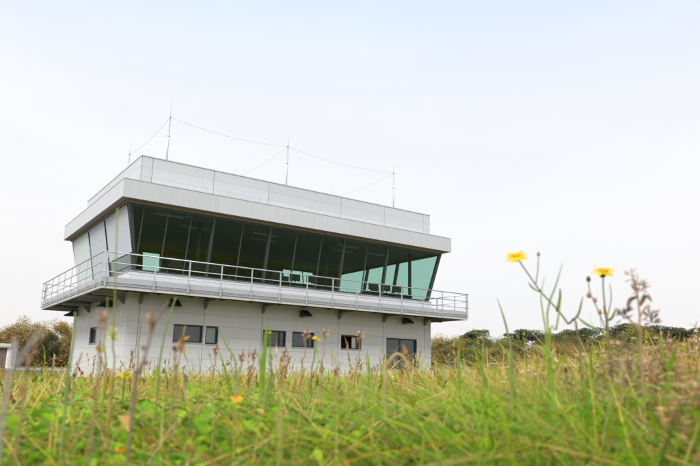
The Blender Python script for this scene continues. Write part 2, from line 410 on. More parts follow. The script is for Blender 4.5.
for yv in YC[1:-1]: gusset((-.001, yv, 3.108), (-1,0,0), (0,1,0))

# railing
rail = MB(); RR = G+.012
for a, b in (((-RR, -RR), (W+RR, -RR)), ((-RR, D+RR), (W+RR, D+RR)), ((-RR, -RR), (-RR, D+RR)), ((W+RR, -RR), (W+RR, D+RR))):
    dx, dy = (1, 0) if a[1] == b[1] else (0, 1)
    rail.tube([(a[0]-.02*dx, a[1]-.02*dy, 4.44), (b[0]+.02*dx, b[1]+.02*dy, 4.44)], .024, 8)
rail = rail.build('railing', MT['galv'], T, True)
for zz, rr in ((4.07, .017), (3.74, .015)):
    for a, b in (((-RR, -RR), (W+RR, -RR)), ((-RR, D+RR), (W+RR, D+RR)), ((-RR, -RR), (-RR, D+RR)), ((W+RR, -RR), (W+RR, D+RR))):
        q = MB(); q.tube([(*a, zz), (*b, zz)], rr, 8); q.build('mid_rail', MT['galv'], rail, True)
pm = MB(); pm.box((-.026, -.010, 3.24), (.026, .010, 4.43)); pmx = pm.mesh('post', MT['galv'])
pm = MB(); pm.box((-.010, -.026, 3.24), (.010, .026, 4.43)); pmy = pm.mesh('post', MT['galv'])
PX = [-1.20]+[.50+1.288*k for k in range(12)]+[W+G-.03]
PY = [-1.20, -.38, .96]+[2.30+1.34*k for k in range(6)]+[D+G-.1]
for xv in PX:
    for yv in (-RR, D+RR): o = link('post', pmx, rail); o.location = (xv, yv, 0)
for yv in PY:
    for xv in (-RR, W+RR): o = link('post', pmy, rail); o.location = (xv, yv, 0)

# cab: upstand, floor, glass
OB, OT, ZB, ZT = -0.082, 0.41, 4.077, 6.56
q = MB(); ring(q, .03, -.22, 3.402, 4.03); up = q.build('cab_upstand', MT['white'], T)
q = MB(); ring(q, .05, -.24, 4.032, 4.062); q.build('upstand_capping', MT['galv'], up)
q = MB(); q.box((.23, 0.23, 3.402), (W-.23, D-.23, 3.62)); q.build('cab_floor', MT['dark'], T)
q = MB(); q.box((-.36, -.36, 6.60), (W+.36, D+.36, 6.64)); ceilo = q.build('ceiling', MT['ceil'], T)
def gp(face, s, t):
    """point on a cab face: s along the wall in metres at the foot, t from 0 (foot) to 1 (head)"""
    o = OB+(OT-OB)*t; z = ZB+(ZT-ZB)*t
    if face == 'f': return Vector((s, -o, z))
    if face == 'b': return Vector((s, D+o, z))
    if face == 'l': return Vector((-o, s, z))
    return Vector((W+o, s, z))
def fn(face):
    k = ZT-ZB; r_ = OT-OB
    return {'f': Vector((0,-k,-r_)), 'b': Vector((0,k,-r_)), 'l': Vector((-k,0,-r_)), 'r': Vector((k,0,-r_))}[face].normalized()
def ends(face):
    L = W if face in 'fb' else D
    return (lambda t: -(OB+(OT-OB)*t)), (lambda t: L+(OB+(OT-OB)*t))
def glaze(face, marks, thick, solid=()):
    lo, hi = ends(face); n = fn(face)
    edges = [None]+list(marks)+[None]
    for i in range(len(edges)-1):
        a, b = edges[i], edges[i+1]
        a0, a1 = (lo(0)+.05, lo(1)+.05) if a is None else (a+.012, a+.012)
        b0, b1 = (hi(0)-.05, hi(1)-.05) if b is None else (b-.012, b-.012)
        q = MB(); q.hexa([gp(face, a0, 0), gp(face, b0, 0), gp(face, b1, 1), gp(face, a1, 1)], -n, .016)
        if i in solid: q.build('infill_panel', MT['dark'], T)
        else: q.build('glass_pane', MT['glass'], T)
    for i, s in enumerate(marks):
        h = .055 if i in thick else .018
        q = MB(); q.hexa([gp(face, s-h, 0)+n*.012, gp(face, s+h, 0)+n*.012, gp(face, s+h, 1)+n*.012, gp(face, s-h, 1)+n*.012], -n, .16 if i in thick else .07)
        q.build('mullion', MT['mull'] if i in thick else MT['thin'], T)
    for t0, t1 in ((0.0, 0.025), (0.965, 1.0)):
        q = MB(); q.hexa([gp(face, lo(t0)+.02, t0)+n*.014, gp(face, hi(t0)-.02, t0)+n*.014, gp(face, hi(t1)-.02, t1)+n*.014, gp(face, lo(t1)+.02, t1)+n*.014], -n, .09)
        q.build('glazing_rail', MT['mull'], T)
glaze('f', [.16, 1.11, 2.06, 3.02, 4.30, 5.59, 6.90, 8.20, 9.46, 10.78, 12.03], (3, 5, 8, 10))
glaze('l', [3.03, 5.84], (0, 1))
glaze('r', [3.03, 5.84], (0, 1))
glaze('b', [.95, 3.02, 4.02, 5.59, 8.2, 11.45, 12.15, 12.95, 13.75], (1, 3, 5, 8), solid=(1, 3, 4, 5, 9))
for cx_, sx in ((0, -1), (1, 1)):
    for cy_, sy in ((0, -1), (1, 1)):
        a = Vector(((W if cx_ else 0)+sx*OB, (D if cy_ else 0)+sy*OB, ZB-.015)); b = Vector(((W if cx_ else 0)+sx*OT, (D if cy_ else 0)+sy*OT, ZT+.03))
        q = MB(); q.hexa([a+Vector((-sx*.13, sy*.02, 0)), a+Vector((sx*.02, sy*.02, 0)), a+Vector((sx*.02, -sy*.13, 0)), a+Vector((-sx*.13, -sy*.13, 0))], b-a, (b-a).length)
        q.build('corner_mullion', MT['mull'], T)
for xv, yv in ((14.35, .75), (3.03, 1.2), (9.47, 1.2), (9.47, 7.4), (5.6, 7.4)):
    q = MB(); q.lathe((xv, yv, 3.622), [(.085, 0), (.085, 2.976)], 14); q.build('column', MT['dark'], T, True)
# roller blinds on the left side, the glass's sky sheen put into their colour
def blind(s0, s1, t0, t1, m_):
    q = MB(); n = fn('l'); pts = []
    q.hexa([gp('l', s0, t0)+n*.03, gp('l', s1, t0)+n*.03, gp('l', s1, t1)+n*.03, gp('l', s0, t1)+n*.03], n, .006)
    b = q.build('blind_and_sheen', m_, T)
    q = MB(); q.tube([gp('l', s0, t0)+n*.033, gp('l', s1, t0)+n*.033], .014); q.build('bottom_bar', MT['galv'], b, True)
    q = MB(); q.tube([gp('l', s0, t1)+n*.045, gp('l', s1, t1)+n*.045], .03); q.build('roller', MT['galv'], b, True)
blind(-.20, 2.90, .27, .97, MT['blind']); blind(3.16, 5.71, .04, .97, MT['blind']); blind(5.97, D+.1, .05, .97, mat('pale_green_sheen', (.64, .70, .67), .8, .03, 3))  # the far sheet is added: its colour carries the light of bare glass

# roof: soffit, fascia, parapet
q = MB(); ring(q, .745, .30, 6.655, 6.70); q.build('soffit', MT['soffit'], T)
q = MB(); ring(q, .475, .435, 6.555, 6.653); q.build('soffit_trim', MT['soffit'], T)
F_ = .7665
q = MB(); q.box((-.74, -.74, 6.72), (W+.74, D+.74, 7.33)); core = q.build('roof_slab', MT['wallcore'], T)
def clad(parent, name, off, z0, z1, xs_, ys_, gap, mt_):
    for i in range(len(xs_)-1):
        for yv, s in ((-off, 1), (D+off, -1)):
            q = MB(); q.box((xs_[i]+gap, min(yv, yv+s*.025), z0), (xs_[i+1]-gap, max(yv, yv+s*.025), z1)); bevel(q.build(name, mt_, parent), .004)
    for i in range(len(ys_)-1):
        for xv, s in ((-off, 1), (W+off, -1)):
            q = MB(); q.box((min(xv, xv+s*.025), ys_[i]+gap, z0), (max(xv, xv+s*.025), ys_[i+1]-gap, z1)); bevel(q.build(name, mt_, parent), .004)
clad(core, 'fascia_panel', F_, 6.643, 7.345, [-F_+.027, 3.03, 9.47, W+F_-.027], [-F_, 3.03, D+F_], .0012, MT['fascia'])
q = MB(); ring(q, F_+.012, .2, 7.347, 7.374); q.build('fascia_capping', MT['fascia'], T)
PO = -.004
q = MB(); ring(q, PO-.03, PO-.26, 7.372, 8.60); par = q.build('parapet', MT['gasket'], T)
for z0_, z1_ in ((7.376, 7.784), (7.786, 8.194), (8.196, 8.605)): clad(par, 'parapet_panel', PO, z0_, z1_, [PO*-1+.027]+XC[1:-1]+[W+PO-.027], [-PO]+YC[1:-1]+[D+PO], .009, MT['fascia'])
q = MB(); ring(q, PO+.02, PO-.30, 8.607, 8.640); q.build('coping', MT['fascia'], par)
q = MB(); q.box((.28, .28, 7.375), (W-.28, D-.28, 7.6)); q.build('roof_membrane', MT['roof'], T)
# ceiling lights (unlit strips) and acoustic baffles
for k, (xa, ya) in enumerate(((.9, .7), (2.6, 2.2), (5.7, 1.4), (6.2, 2.6), (10.2, 1.2), (10.6, 2.4), (12.6, 2.0))):
    q = MB(); q.box((xa, ya, 6.55), (xa+1.25, ya+.16, 6.598)); q.build('ceiling_light', MT['white'], ceilo)
q = MB(); q.lathe((2.15, .35, 6.52), [(.03, 0), (.06, .02), (.06, .078)], 12); q.build('smoke_detector', MT['white'], ceilo, True)

# ------------------------------------------------------------------ things in and on the tower
def floodlight(pos, n, label):
    n = Vector(n); s = Vector((n.y, -n.x, 0)); r = empty('floodlight', pos); tag(r, label, 'floodlight', 'floodlights under the gallery')
    q = MB(); dn = Vector((0,0,-1))
    a = [n*.08-dn*.08, n*.15-dn*.12, n*.58+dn*.13, n*.54+dn*.18, n*.08+dn*.18]
    k = len(a); q.add([p_-s*.18 for p_ in a]+[p_+s*.18 for p_ in a], [tuple(range(k)), tuple(range(2*k-1, k-1, -1))]+[(i, k+i, k+(i+1) % k, (i+1) % k) for i in range(k)])
    bevel(q.build('housing', MT['black'], r), .01)
    q = MB(); c0, c1 = n*.12+dn*.1805, n*.50+dn*.1805
    q.hexa([c0-s*.15, c0+s*.15, c1+s*.15, c1-s*.15], dn, .008); q.build('lens', MT['lens'], r)
    q = MB(); q.hexa([-s*.05+dn*.12, s*.05+dn*.12, s*.05-dn*.02, -s*.05-dn*.02], n, .14); q.build('wall_arm', MT['black'], r)
    return r
floodlight((1.70, 0, 2.98), (0,-1,0), 'black floodlight on the front wall above the leftmost wide window')
floodlight((7.55, 0, 2.98), (0,-1,0), 'black floodlight on the front wall above the middle pair of windows')
floodlight((13.35, 0, 3.02), (0,-1,0), 'black floodlight on the front wall above the tall corner window')
floodlight((0, 2.1, 2.98), (-1,0,0), 'black floodlight on the left side wall nearest the front corner')
floodlight((0, 8.3, 2.98), (-1,0,0), 'black floodlight on the left side wall at its far end')

def mast(x, y, label):
    r = empty('lightning_mast', (x, y, 7.6)); tag(r, label, 'mast', 'lightning masts on the roof')
    q = MB(); q.lathe((0,0,0), [(.16, 0), (.16, .05), (.06, .08), (.06, .14)], 12); q.build('foot', MT['galv'], r)
    q = MB(); q.tube([(0,0,.1), (0,0,3.1)], [.036, .030], 10); q.build('pole', MT['galv'], r, True)
    q = MB(); q.tube([(0,0,3.08), (0,0,4.05)], [.006, .003], 6); q.build('tip_rod', MT['wire'], r, True)
    for z in (1.2, 2.2, 3.02):
        q = MB(); q.lathe((0,0,z), [(.034, 0), (.046, .008), (.046, .05), (.034, .058)], 10); q.build('clamp', MT['galv'], r)
    return r
MX = [1.12, 6.70, 13.0]
names_ = ['leftmost', 'middle', 'rightmost']
for i, xv in enumerate(MX):
    mast(xv, .45, f'tall grey lightning mast on the front roof edge, {names_[i]} of three')
    mast(xv, 6.2, ['short-looking mast peeking over the left roof edge, at the end of a wire', 'thin mast tip behind the front parapet, between the left and middle front masts', 'thin mast tip behind the front parapet, between the middle and right front masts'][i])
def wire(a, b, sag, label):
    a, b = Vector(a), Vector(b); q = MB()
    q.tube([a.lerp(b, t)-Vector((0,0,4*sag*t*(1-t))) for t in np.linspace(0, 1, 17)], .0045, 6)
    tag(q.build('lightning_wire', MT['wire'], None, True), label, 'wire', 'wires between the masts')
zt = 10.64
for (a, b, l) in ((0, 1, 'left and middle front masts'), (1, 2, 'middle and right front masts')):
    wire((MX[a]+.03, .45, zt), (MX[b]-.03, .45, zt), .21, f'thin sagging wire strung between the {l}')
for i, l in enumerate(('left front mast to the short left mast', 'middle front mast back behind the parapet', 'right front mast back behind the parapet')):
    wire((MX[i], .48, zt), (MX[i], 6.17, zt), .20, 'thin sagging wire from the '+l)

# furniture in the cab
FZ = 3.62
def console(x, y, wd, label):
    r = empty('console_desk', (x, y, FZ)); tag(r, label, 'desk', 'desks in the cab')
    q = MB(); q.box((0, 0, .72), (wd, .8, .76)); bevel(q.build('desk_top', MT['desk'], r), .006)
    for xv in (.05, wd-.11): q = MB(); q.box((xv, .05, 0), (xv+.06, .75, .719)); q.build('leg_panel', MT['desk'], r)
    q = MB(); q.box((.12, .70, .2), (wd-.12, .73, .70)); q.build('modesty_panel', MT['dark'], r)
for i, (xv, l) in enumerate(((1.5, 'long dark desk behind the front glass near the left corner'), (6.2, 'long dark desk behind the middle of the front glass'), (11.6, 'long dark desk behind the front glass near the right corner'))):
    console(xv, .5, 2.8, l)
def monitor(x, y, rz, label):
    r = empty('monitor', (x, y, FZ+.761)); r.rotation_euler.z = rz; tag(r, label, 'monitor', 'monitors on the desks')
    q = MB(); q.box((-.14, -.09, 0), (.14, .09, .015)); q.build('foot', MT['black'], r)
    q = MB(); q.box((-.025, -.02, .015), (.025, .015, .2)); q.build('neck', MT['black'], r)
    q = MB(); q.box((-.28, .016, .12), (.28, .05, .47)); bevel(q.build('housing', MT['black'], r), .008)
    q = MB(); q.box((-.26, .0501, .14), (.26, .053, .45)); q.build('screen', MT['carg'], r)
for xv, l in ((2.0, 'monitor behind the front glass at the left desk, left one'), (2.9, 'monitor behind the front glass at the left desk, left of the thick mullion'), (3.8, 'monitor on the left desk, right of the thick mullion'),
              (6.7, 'dark monitor on the middle desk, leftmost'), (7.6, 'dark monitor on the middle desk, in its centre'), (8.5, 'dark monitor on the middle desk, rightmost'),
              (12.1, 'dark monitor on the right desk, against the green panes'), (12.9, 'dark monitor on the right desk, in its centre'), (13.7, 'dark monitor on the right desk, by the corner column')):
    monitor(xv, .85, random.uniform(-.15, .15), l)
def chair(x, y, rz, label):
    r = empty('office_chair', (x, y, FZ)); r.rotation_euler.z = rz; tag(r, label, 'chair', 'chairs in the cab')
    q = MB(); q.box((-.24, -.24, .46), (.24, .24, .54)); bevel(q.build('seat', MT['black'], r), .03, 2)
    q = MB(); q.add([(-.22,.24,.6),(.22,.24,.6),(.24,.32,1.25),(-.24,.32,1.25),(-.22,.30,.6),(.22,.30,.6),(.24,.38,1.25),(-.24,.38,1.25)], [(3,2,1,0),(4,5,6,7),(0,1,5,4),(1,2,6,5),(2,3,7,6),(3,0,4,7)])
    bevel(q.build('backrest', MT['black'], r), .02, 2)
    q = MB(); q.tube([(0,.2,.5),(0,.33,.56),(0,.34,.8)], .02); q.build('back_post', MT['black'], r, True)
    q = MB(); q.tube([(0,0,.1),(0,0,.47)], .03); q.build('gas_lift', MT['black'], r, True)
    for k in range(5):
        a = k*2*math.pi/5; q = MB(); q.tube([(0,0,.12),(.28*math.cos(a),.28*math.sin(a),.06)], .02); q.build('leg', MT['black'], r)
        q = MB(); q.lathe((.28*math.cos(a),.28*math.sin(a),.0), [(.02,0),(.03,.015),(.03,.045),(.02,.06)], 8); q.build('castor', MT['black'], r)
for xv, yv, l in ((2.9, 1.75, 'black office chair behind the left desk'), (7.6, 1.8, 'black office chair behind the middle desk'), (13.0, 1.8, 'black office chair behind the right desk')):
    chair(xv, yv, random.uniform(-.4, .4), l)
def cabinet(x, y, wd, dp, h, label):
    r = empty('cabinet', (x, y, FZ)); tag(r, label, 'cabinet')
    q = MB(); q.box((0,0,.06),(wd,dp,h)); bevel(q.build('carcass', MT['desk'], r), .006)
    q = MB(); q.box((.03,.03,0),(wd-.03,dp-.03,.0599)); q.build('plinth', MT['black'], r)
    for k in range(2):
        q = MB(); q.box((k*wd/2+.01,-.02,.08),(k*wd/2+wd/2-.01,-.001,h-.02)); d_ = q.build('door', MT['desk'], r)
        hx = wd/2+(-.05 if k == 0 else .03); q = MB(); q.box((hx,-.045,h*.5),(hx+.02,-.021,h*.5+.16)); q.build('handle', MT['galv'], d_)
cabinet(5.7, 8.0, 1.6, .5, 2.2, 'tall dark cabinet against the back wall of the cab')
cabinet(9.7, 8.0, 1.4, .5, 2.2, 'dark cabinet by the bright back windows of the cab')
#@@PLANTS@@
# ------------------------------------------------------------------ trees and things beyond the field
def crown_mesh(name, kind, seed):
    """one tree crown for a tree one unit tall: leaf clumps spread through lobes, gaps left between them"""
    r = np.random.default_rng(seed); V = []; C = []
    if kind == 'pine':
        lobes = [(r.normal(0, .10), r.normal(0, .10), .66+.30*r.random(), .07+.07*r.random()) for _ in range(11)]
        P = []; 
        for lx, ly, lz, lr in lobes:
            k = 260; q = r.normal(0, 1, (k, 3)); q /= np.linalg.norm(q, axis=1)[:, None]; q *= (r.random(k)**.4)[:, None]*lr; q[:, 2] *= .55; P.append(q+[lx, ly, lz])
        P = np.vstack(P); n = len(P); S = 0.007+0.010*r.random(n); base = np.array([0.14, 0.15, 0.092])  # pine green lightened, distance haze put into the colour
    else:
        lobes = []
        for _ in range(19):
            a = r.random()*6.283; z = .28+.62*r.random(); w_ = .25*math.sin(math.pi*min(.97, max(.1, (z-.14)/.9)))*(.35+.75*r.random()); lobes.append((w_*math.cos(a), w_*math.sin(a), z, .08+.07*r.random()))
        P = []
        for lx, ly, lz, lr in lobes:
            k = 420; q = r.normal(0, 1, (k, 3)); q /= np.linalg.norm(q, axis=1)[:, None]; q *= (r.random(k)**.45)[:, None]*lr; P.append(q+[lx, ly, lz])
        P = np.vstack(P); n = len(P); S = 0.005+0.007*r.random(n)
        base = {'evergreen': np.array([0.060, 0.085, 0.045]), 'orange': np.array([0.42, 0.29, 0.07]), 'ochre': np.array([0.40, 0.33, 0.085]), 'olive': np.array([0.175, 0.185, 0.062]), 'russet': np.array([0.33, 0.25, 0.08])}[kind]
    P[:, 2] = np.minimum(P[:, 2], 1.0)
    A = r.normal(0, 1, (n, 3)); A /= np.linalg.norm(A, axis=1)[:, None]; B = np.cross(A, r.normal(0, 1, (n, 3))); B /= np.linalg.norm(B, axis=1)[:, None]
    S = S[:, None]; Q = np.stack([P-A*S, P-B*S*.7, P+A*S, P+B*S*.7], 1)
    col = base*(0.65+0.7*r.random((n, 1)))*(1+0.10*r.normal(0, 1, (n, 3))); col = np.clip(col, 0.004, .6)
    return fast_mesh(name, Q.reshape(-1, 3), np.arange(n*4).reshape(-1, 4), np.repeat(col, 4, 0), MT['needle'] if kind in ('evergreen', 'pine') else MT['crown'])
def fast_mesh(name, V, F, C, material, smooth=False):
    me = bpy.data.meshes.new(name); nv, nf = len(V), len(F); k = F.shape[1]
    me.vertices.add(nv); me.vertices.foreach_set('co', np.ascontiguousarray(V, dtype=np.float32).ravel())
    me.loops.add(nf*k); me.loops.foreach_set('vertex_index', np.ascontiguousarray(F, dtype=np.int32).ravel())
    me.polygons.add(nf); me.polygons.foreach_set('loop_start', np.arange(0, nf*k, k, dtype=np.int32)); me.polygons.foreach_set('loop_total', np.full(nf, k, dtype=np.int32))
    me.update(calc_edges=True)
    at = me.color_attributes.new('Col', 'FLOAT_COLOR', 'POINT')
    at.data.foreach_set('color', np.hstack([C, np.ones((nv, 1))]).astype(np.float32).ravel())
    if smooth: me.polygons.foreach_set('use_smooth', np.ones(nf, dtype=bool))
    me.materials.append(material); return me
def trunk_mesh(name, kind, seed):
    r = random.Random(seed); q = MB(); top = {'pine': .90}.get(kind, .72)
    q.tube([(0,0,-.01), (.004,.003,.12), (r.uniform(-.01,.01), r.uniform(-.01,.01), .4), (r.uniform(-.015,.015), r.uniform(-.015,.015), top)], [.020, .015, .011, .003], 7)
    if True:
        for _ in range(9):
            z = r.uniform(.34, .7) if kind != 'pine' else r.uniform(.6, .85); a = r.uniform(0, 6.28); L = r.uniform(.1, .22)
            q.tube([(0,0,z), (L*.5*math.cos(a), L*.5*math.sin(a), z+.06), (L*math.cos(a), L*math.sin(a), z+.15)], [.007, .005, .002], 5)
    return q.mesh(name, MT['bark'], True)
CR = {k: [crown_mesh('crown', k, 31*i+len(k)*7) for i in range(4)] for k in ('evergreen', 'orange', 'ochre', 'olive', 'russet', 'pine')}
TR = {k: [trunk_mesh('trunk', k, i) for i in range(2)] for k in CR}
def tree(u, vtop, dist, kind, wide=1.0, label=None, group='trees of the far wood', idx=None):
    az, el = azel(u, vtop); x, y = CAM[0]+dist*math.sin(az), CAM[1]+dist*math.cos(az); H = (CAM[2]+dist*math.tan(el))*(1.12 if u > 430 else 1.05)
    i = random.randrange(4) if idx is None else idx
    r = empty({'pine': 'pine_tree', 'evergreen': 'evergreen_tree'}.get(kind, 'broadleaf_tree'), (x, y, 0)); r.rotation_euler.z = random.uniform(0, 6.28); r.scale = (H*wide, H*wide, H)
    link('trunk', TR[kind][i % 2], r); link('crown', CR[kind][i], r)
    tag(r, label, 'tree', group); return r
# left wood: individual crowns
LEFT = [(-2, 328, 175, 'orange', 1.15, 'orange-brown autumn tree at the left picture edge, behind the hut'), (12, 325, 182, 'ochre', 1.1, 'ochre autumn tree just right of the small hut'),
        (27, 318.5, 186, 'orange', 1.15, 'tallest orange autumn tree left of the tower'), (38, 323, 190, 'ochre', 1.0, 'yellowish autumn tree between the tallest orange tree and the dark green pair'),
        (64, 320, 178, 'orange', 1.1, 'orange autumn tree half hidden by the tower wall')]
for u, v, d_, k, wd, l in LEFT: tree(u, v, d_, k, wd, l, 'autumn trees left of the tower')
tree(46, 340, 150, 'evergreen', 1.0, 'rounded dark green tree left of the tower, the lower of the pair', 'dark green trees left of the tower', 0)
tree(54, 334, 152, 'evergreen', .95, 'dark green tree nearest the tower wall on the left, the taller of the pair', 'dark green trees left of the tower', 1)
for lw, (u, v, d_, k) in zip(['behind the hut roof', 'left of the tallest orange tree', 'right of the tallest orange tree', 'behind the dark green pair', 'touching the tower wall', 'hidden behind the tower corner']+[f'{n_} beyond the left picture edge' for n_ in ('first', 'second', 'third', 'fourth', 'fifth')], [(5, 332, 205, 'russet'), (20, 326, 210, 'olive'), (35, 328, 214, 'russet'), (50, 334, 210, 'ochre'), (74, 326, 205, 'russet'), (86, 330, 215, 'orange'), (-20, 326, 200, 'ochre'), (-40, 322, 195, 'orange'), (-62, 328, 190, 'russet'), (-85, 325, 190, 'ochre'), (-110, 322, 190, 'orange')]):
    tree(u, v, d_, k, 1.15, f'autumn tree in the back row of the left wood, {lw}', 'trees in the wood left of the tower')
# right wood: dark pine heads over rusty broadleaves
RT = [(436, 335, 'ochre'), (444, 339, 'olive'), (452, 343, 'olive'), (459, 339, 'ochre'), (467, 338, 'pine'), (476, 334.5, 'pine'), (484, 339, 'olive'), (491, 339.5, 'olive'), (499, 337.5, 'ochre'), (508, 340, 'olive'),
      (516, 337, 'pine'), (523, 334.5, 'pine'), (532, 337, 'pine'), (541, 338, 'olive'), (550, 338, 'pine'), (559, 336.5, 'pine'), (567, 335, 'olive'), (576, 333.5, 'pine'), (585, 333, 'pine'), (593, 334, 'olive'), (602, 337, 'pine'), (611, 334, 'olive'),
      (620, 329.5, 'pine'), (629, 331, 'pine'), (637, 330, 'ochre'), (646, 328, 'olive'), (655, 330, 'pine'), (664, 332.5, 'pine'), (673, 332, 'pine'), (682, 333.5, 'pine'), (691, 332.5, 'pine'), (700, 331, 'pine'), (710, 332, 'pine'), (722, 331, 'olive'), (735, 330, 'pine'), (750, 331, 'pine'), (768, 330, 'pine'), (790, 329, 'olive')]
NM = {'ochre': 'yellowish autumn tree', 'olive': 'olive green tree', 'pine': 'dark pine', 'russet': 'low rusty tree', 'orange': 'low orange tree'}
ORD = 'first second third fourth fifth sixth seventh eighth ninth tenth eleventh twelfth thirteenth fourteenth fifteenth sixteenth seventeenth eighteenth nineteenth twentieth'.split()
ORD += ['twenty-'+k for k in ORD[:9]]
SPEC = {436: 'ochre autumn tree right against the right wall of the tower', 476: 'dark round pine head right of the tower, below the gallery corner', 523: 'dark pine head under the left yellow flower', 620: 'dark pine head right of the right yellow flower', 646: 'broad olive crown, highest on the right horizon'}
cnt = {}
for u, v, k in RT:
    cnt[k] = cnt.get(k, 0)+1
    tree(u, v+(random.uniform(-1.2, 2.5) if u > 600 else 0), 290 if k == 'pine' else 270, k, random.uniform(1.3, 1.6) if k == 'pine' else 1.4, SPEC.get(u, f'{NM[k]} on the right horizon, {ORD[cnt[k]-1]} of its kind counted from the tower'), 'trees of the far wood on the right')
for i in range(26):
    u = 434+i*14; k = random.choice(['russet', 'orange', 'russet'] if u > 560 else ['ochre', 'olive', 'russet']); 
    tree(u+random.uniform(-3, 3), 346+random.uniform(-3, 6)-(.012*(u-430)), 248+random.uniform(-8, 8), k, 2.0, f'low autumn tree at the foot of the right wood, {ORD[i]} counted from the tower', 'low trees before the far wood')
# shrub mass that closes the foot of both woods
def shrubs(name, u0, u1, dist, n, hmax, bases, label, seed):
    r = np.random.default_rng(seed); a0, a1 = azel(u0, 370)[0], azel(u1, 370)[0]; a = a0+(a1-a0)*r.random(n); dd = dist+r.normal(0, 5, n)
    hh = hmax*(.80+.12*np.sin(a*90)*np.sin(a*37+1)+.08*np.sin(a*260+2)); z = hh*r.random(n)**.8
    P = np.stack([CAM[0]+dd*np.sin(a), CAM[1]+dd*np.cos(a), z], 1); A = r.normal(0, 1, (n, 3)); A /= np.linalg.norm(A, axis=1)[:, None]; B = np.cross(A, r.normal(0, 1, (n, 3))); B /= np.linalg.norm(B, axis=1)[:, None]
    S = (.16+.24*r.random((n, 1))); Q = np.stack([P-A*S, P-B*S*.7, P+A*S, P+B*S*.7], 1); bb = np.array(bases)[r.integers(0, len(bases), n)]
    o = link(name, fast_mesh(name, Q.reshape(-1, 3), np.arange(n*4).reshape(-1, 4), np.repeat(bb*(.6+.8*r.random((n, 1))), 4, 0), MT['crown'])); o['kind'] = 'stuff'; tag(o, label, 'shrubs')
shrubs('wood_edge_shrubs', -140, 95, 170, 26000, 9.0, [(.36,.25,.08), (.28,.22,.08), (.18,.17,.06)], 'brown autumn shrubs massed along the foot of the left wood', 3)
shrubs('wood_edge_shrubs', 425, 830, 240, 60000, 8.5, [(.30,.19,.085), (.24,.18,.08), (.15,.14,.065), (.34,.22,.085)], 'rusty shrubs massed along the foot of the right wood', 4)

shrubs('far_wood', 425, 860, 305, 60000, 13.2, [(.24,.20,.075), (.18,.18,.07), (.13,.14,.06), (.27,.20,.08)], 'hazy olive and brown wood closing the right horizon behind the pines', 8)
shrubs('far_wood', -150, 100, 212, 30000, 10.5, [(.40,.29,.08), (.31,.26,.08), (.20,.21,.07)], 'golden and olive wood mass behind the left autumn trees', 9)
# hut at the left edge
def frame_at(u, dist, turn=0.0):
    az = azel(u, 370)[0]; return (CAM[0]+dist*math.sin(az), CAM[1]+dist*math.cos(az), 0), -az+turn
loc, rz = frame_at(3.5, 78); h = empty('hut', loc); h.rotation_euler.z = rz; tag(h, 'small dark hut with beige roof and white door at the left edge', 'hut')
q = MB(); q.box((-3.4,0,0),(1.1,3.2,2.2)); q.build('wall', MT['hutwall'], h)
q = MB(); q.add([(-3.7,-.35,2.21),(.45,-.35,2.21),(.45,3.5,2.21),(-3.7,3.5,2.21),(-3.7,-.35,2.38),(.45,-.35,2.38),(.45,3.5,2.75),(-3.7,3.5,2.75)], [(3,2,1,0),(4,5,6,7),(0,1,5,4),(1,2,6,5),(2,3,7,6),(3,0,4,7)]); q.build('roof', MT['hutroof'], h)
q = MB(); q.box((.1,-.06,.02),(1.0,-.005,2.12)); d_ = q.build('door', MT['hallroof'], h)
q = MB(); q.box((.16,-.11,1.0),(.2,-.061,1.14)); q.build('handle', MT['galv'], d_)
q = MB(); q.box((-2.2,-.03,1.0),(-1.2,-.002,1.7)); w_ = q.build('window', MT['carg'], h)
for k in range(12):
    q = MB(); q.box((-3.38+k*.29,-.02,.02),(-3.12+k*.29,-.003 if not 3 < k < 8 else -.0025,.98)); q.build('board', MT['hutwall'], h)
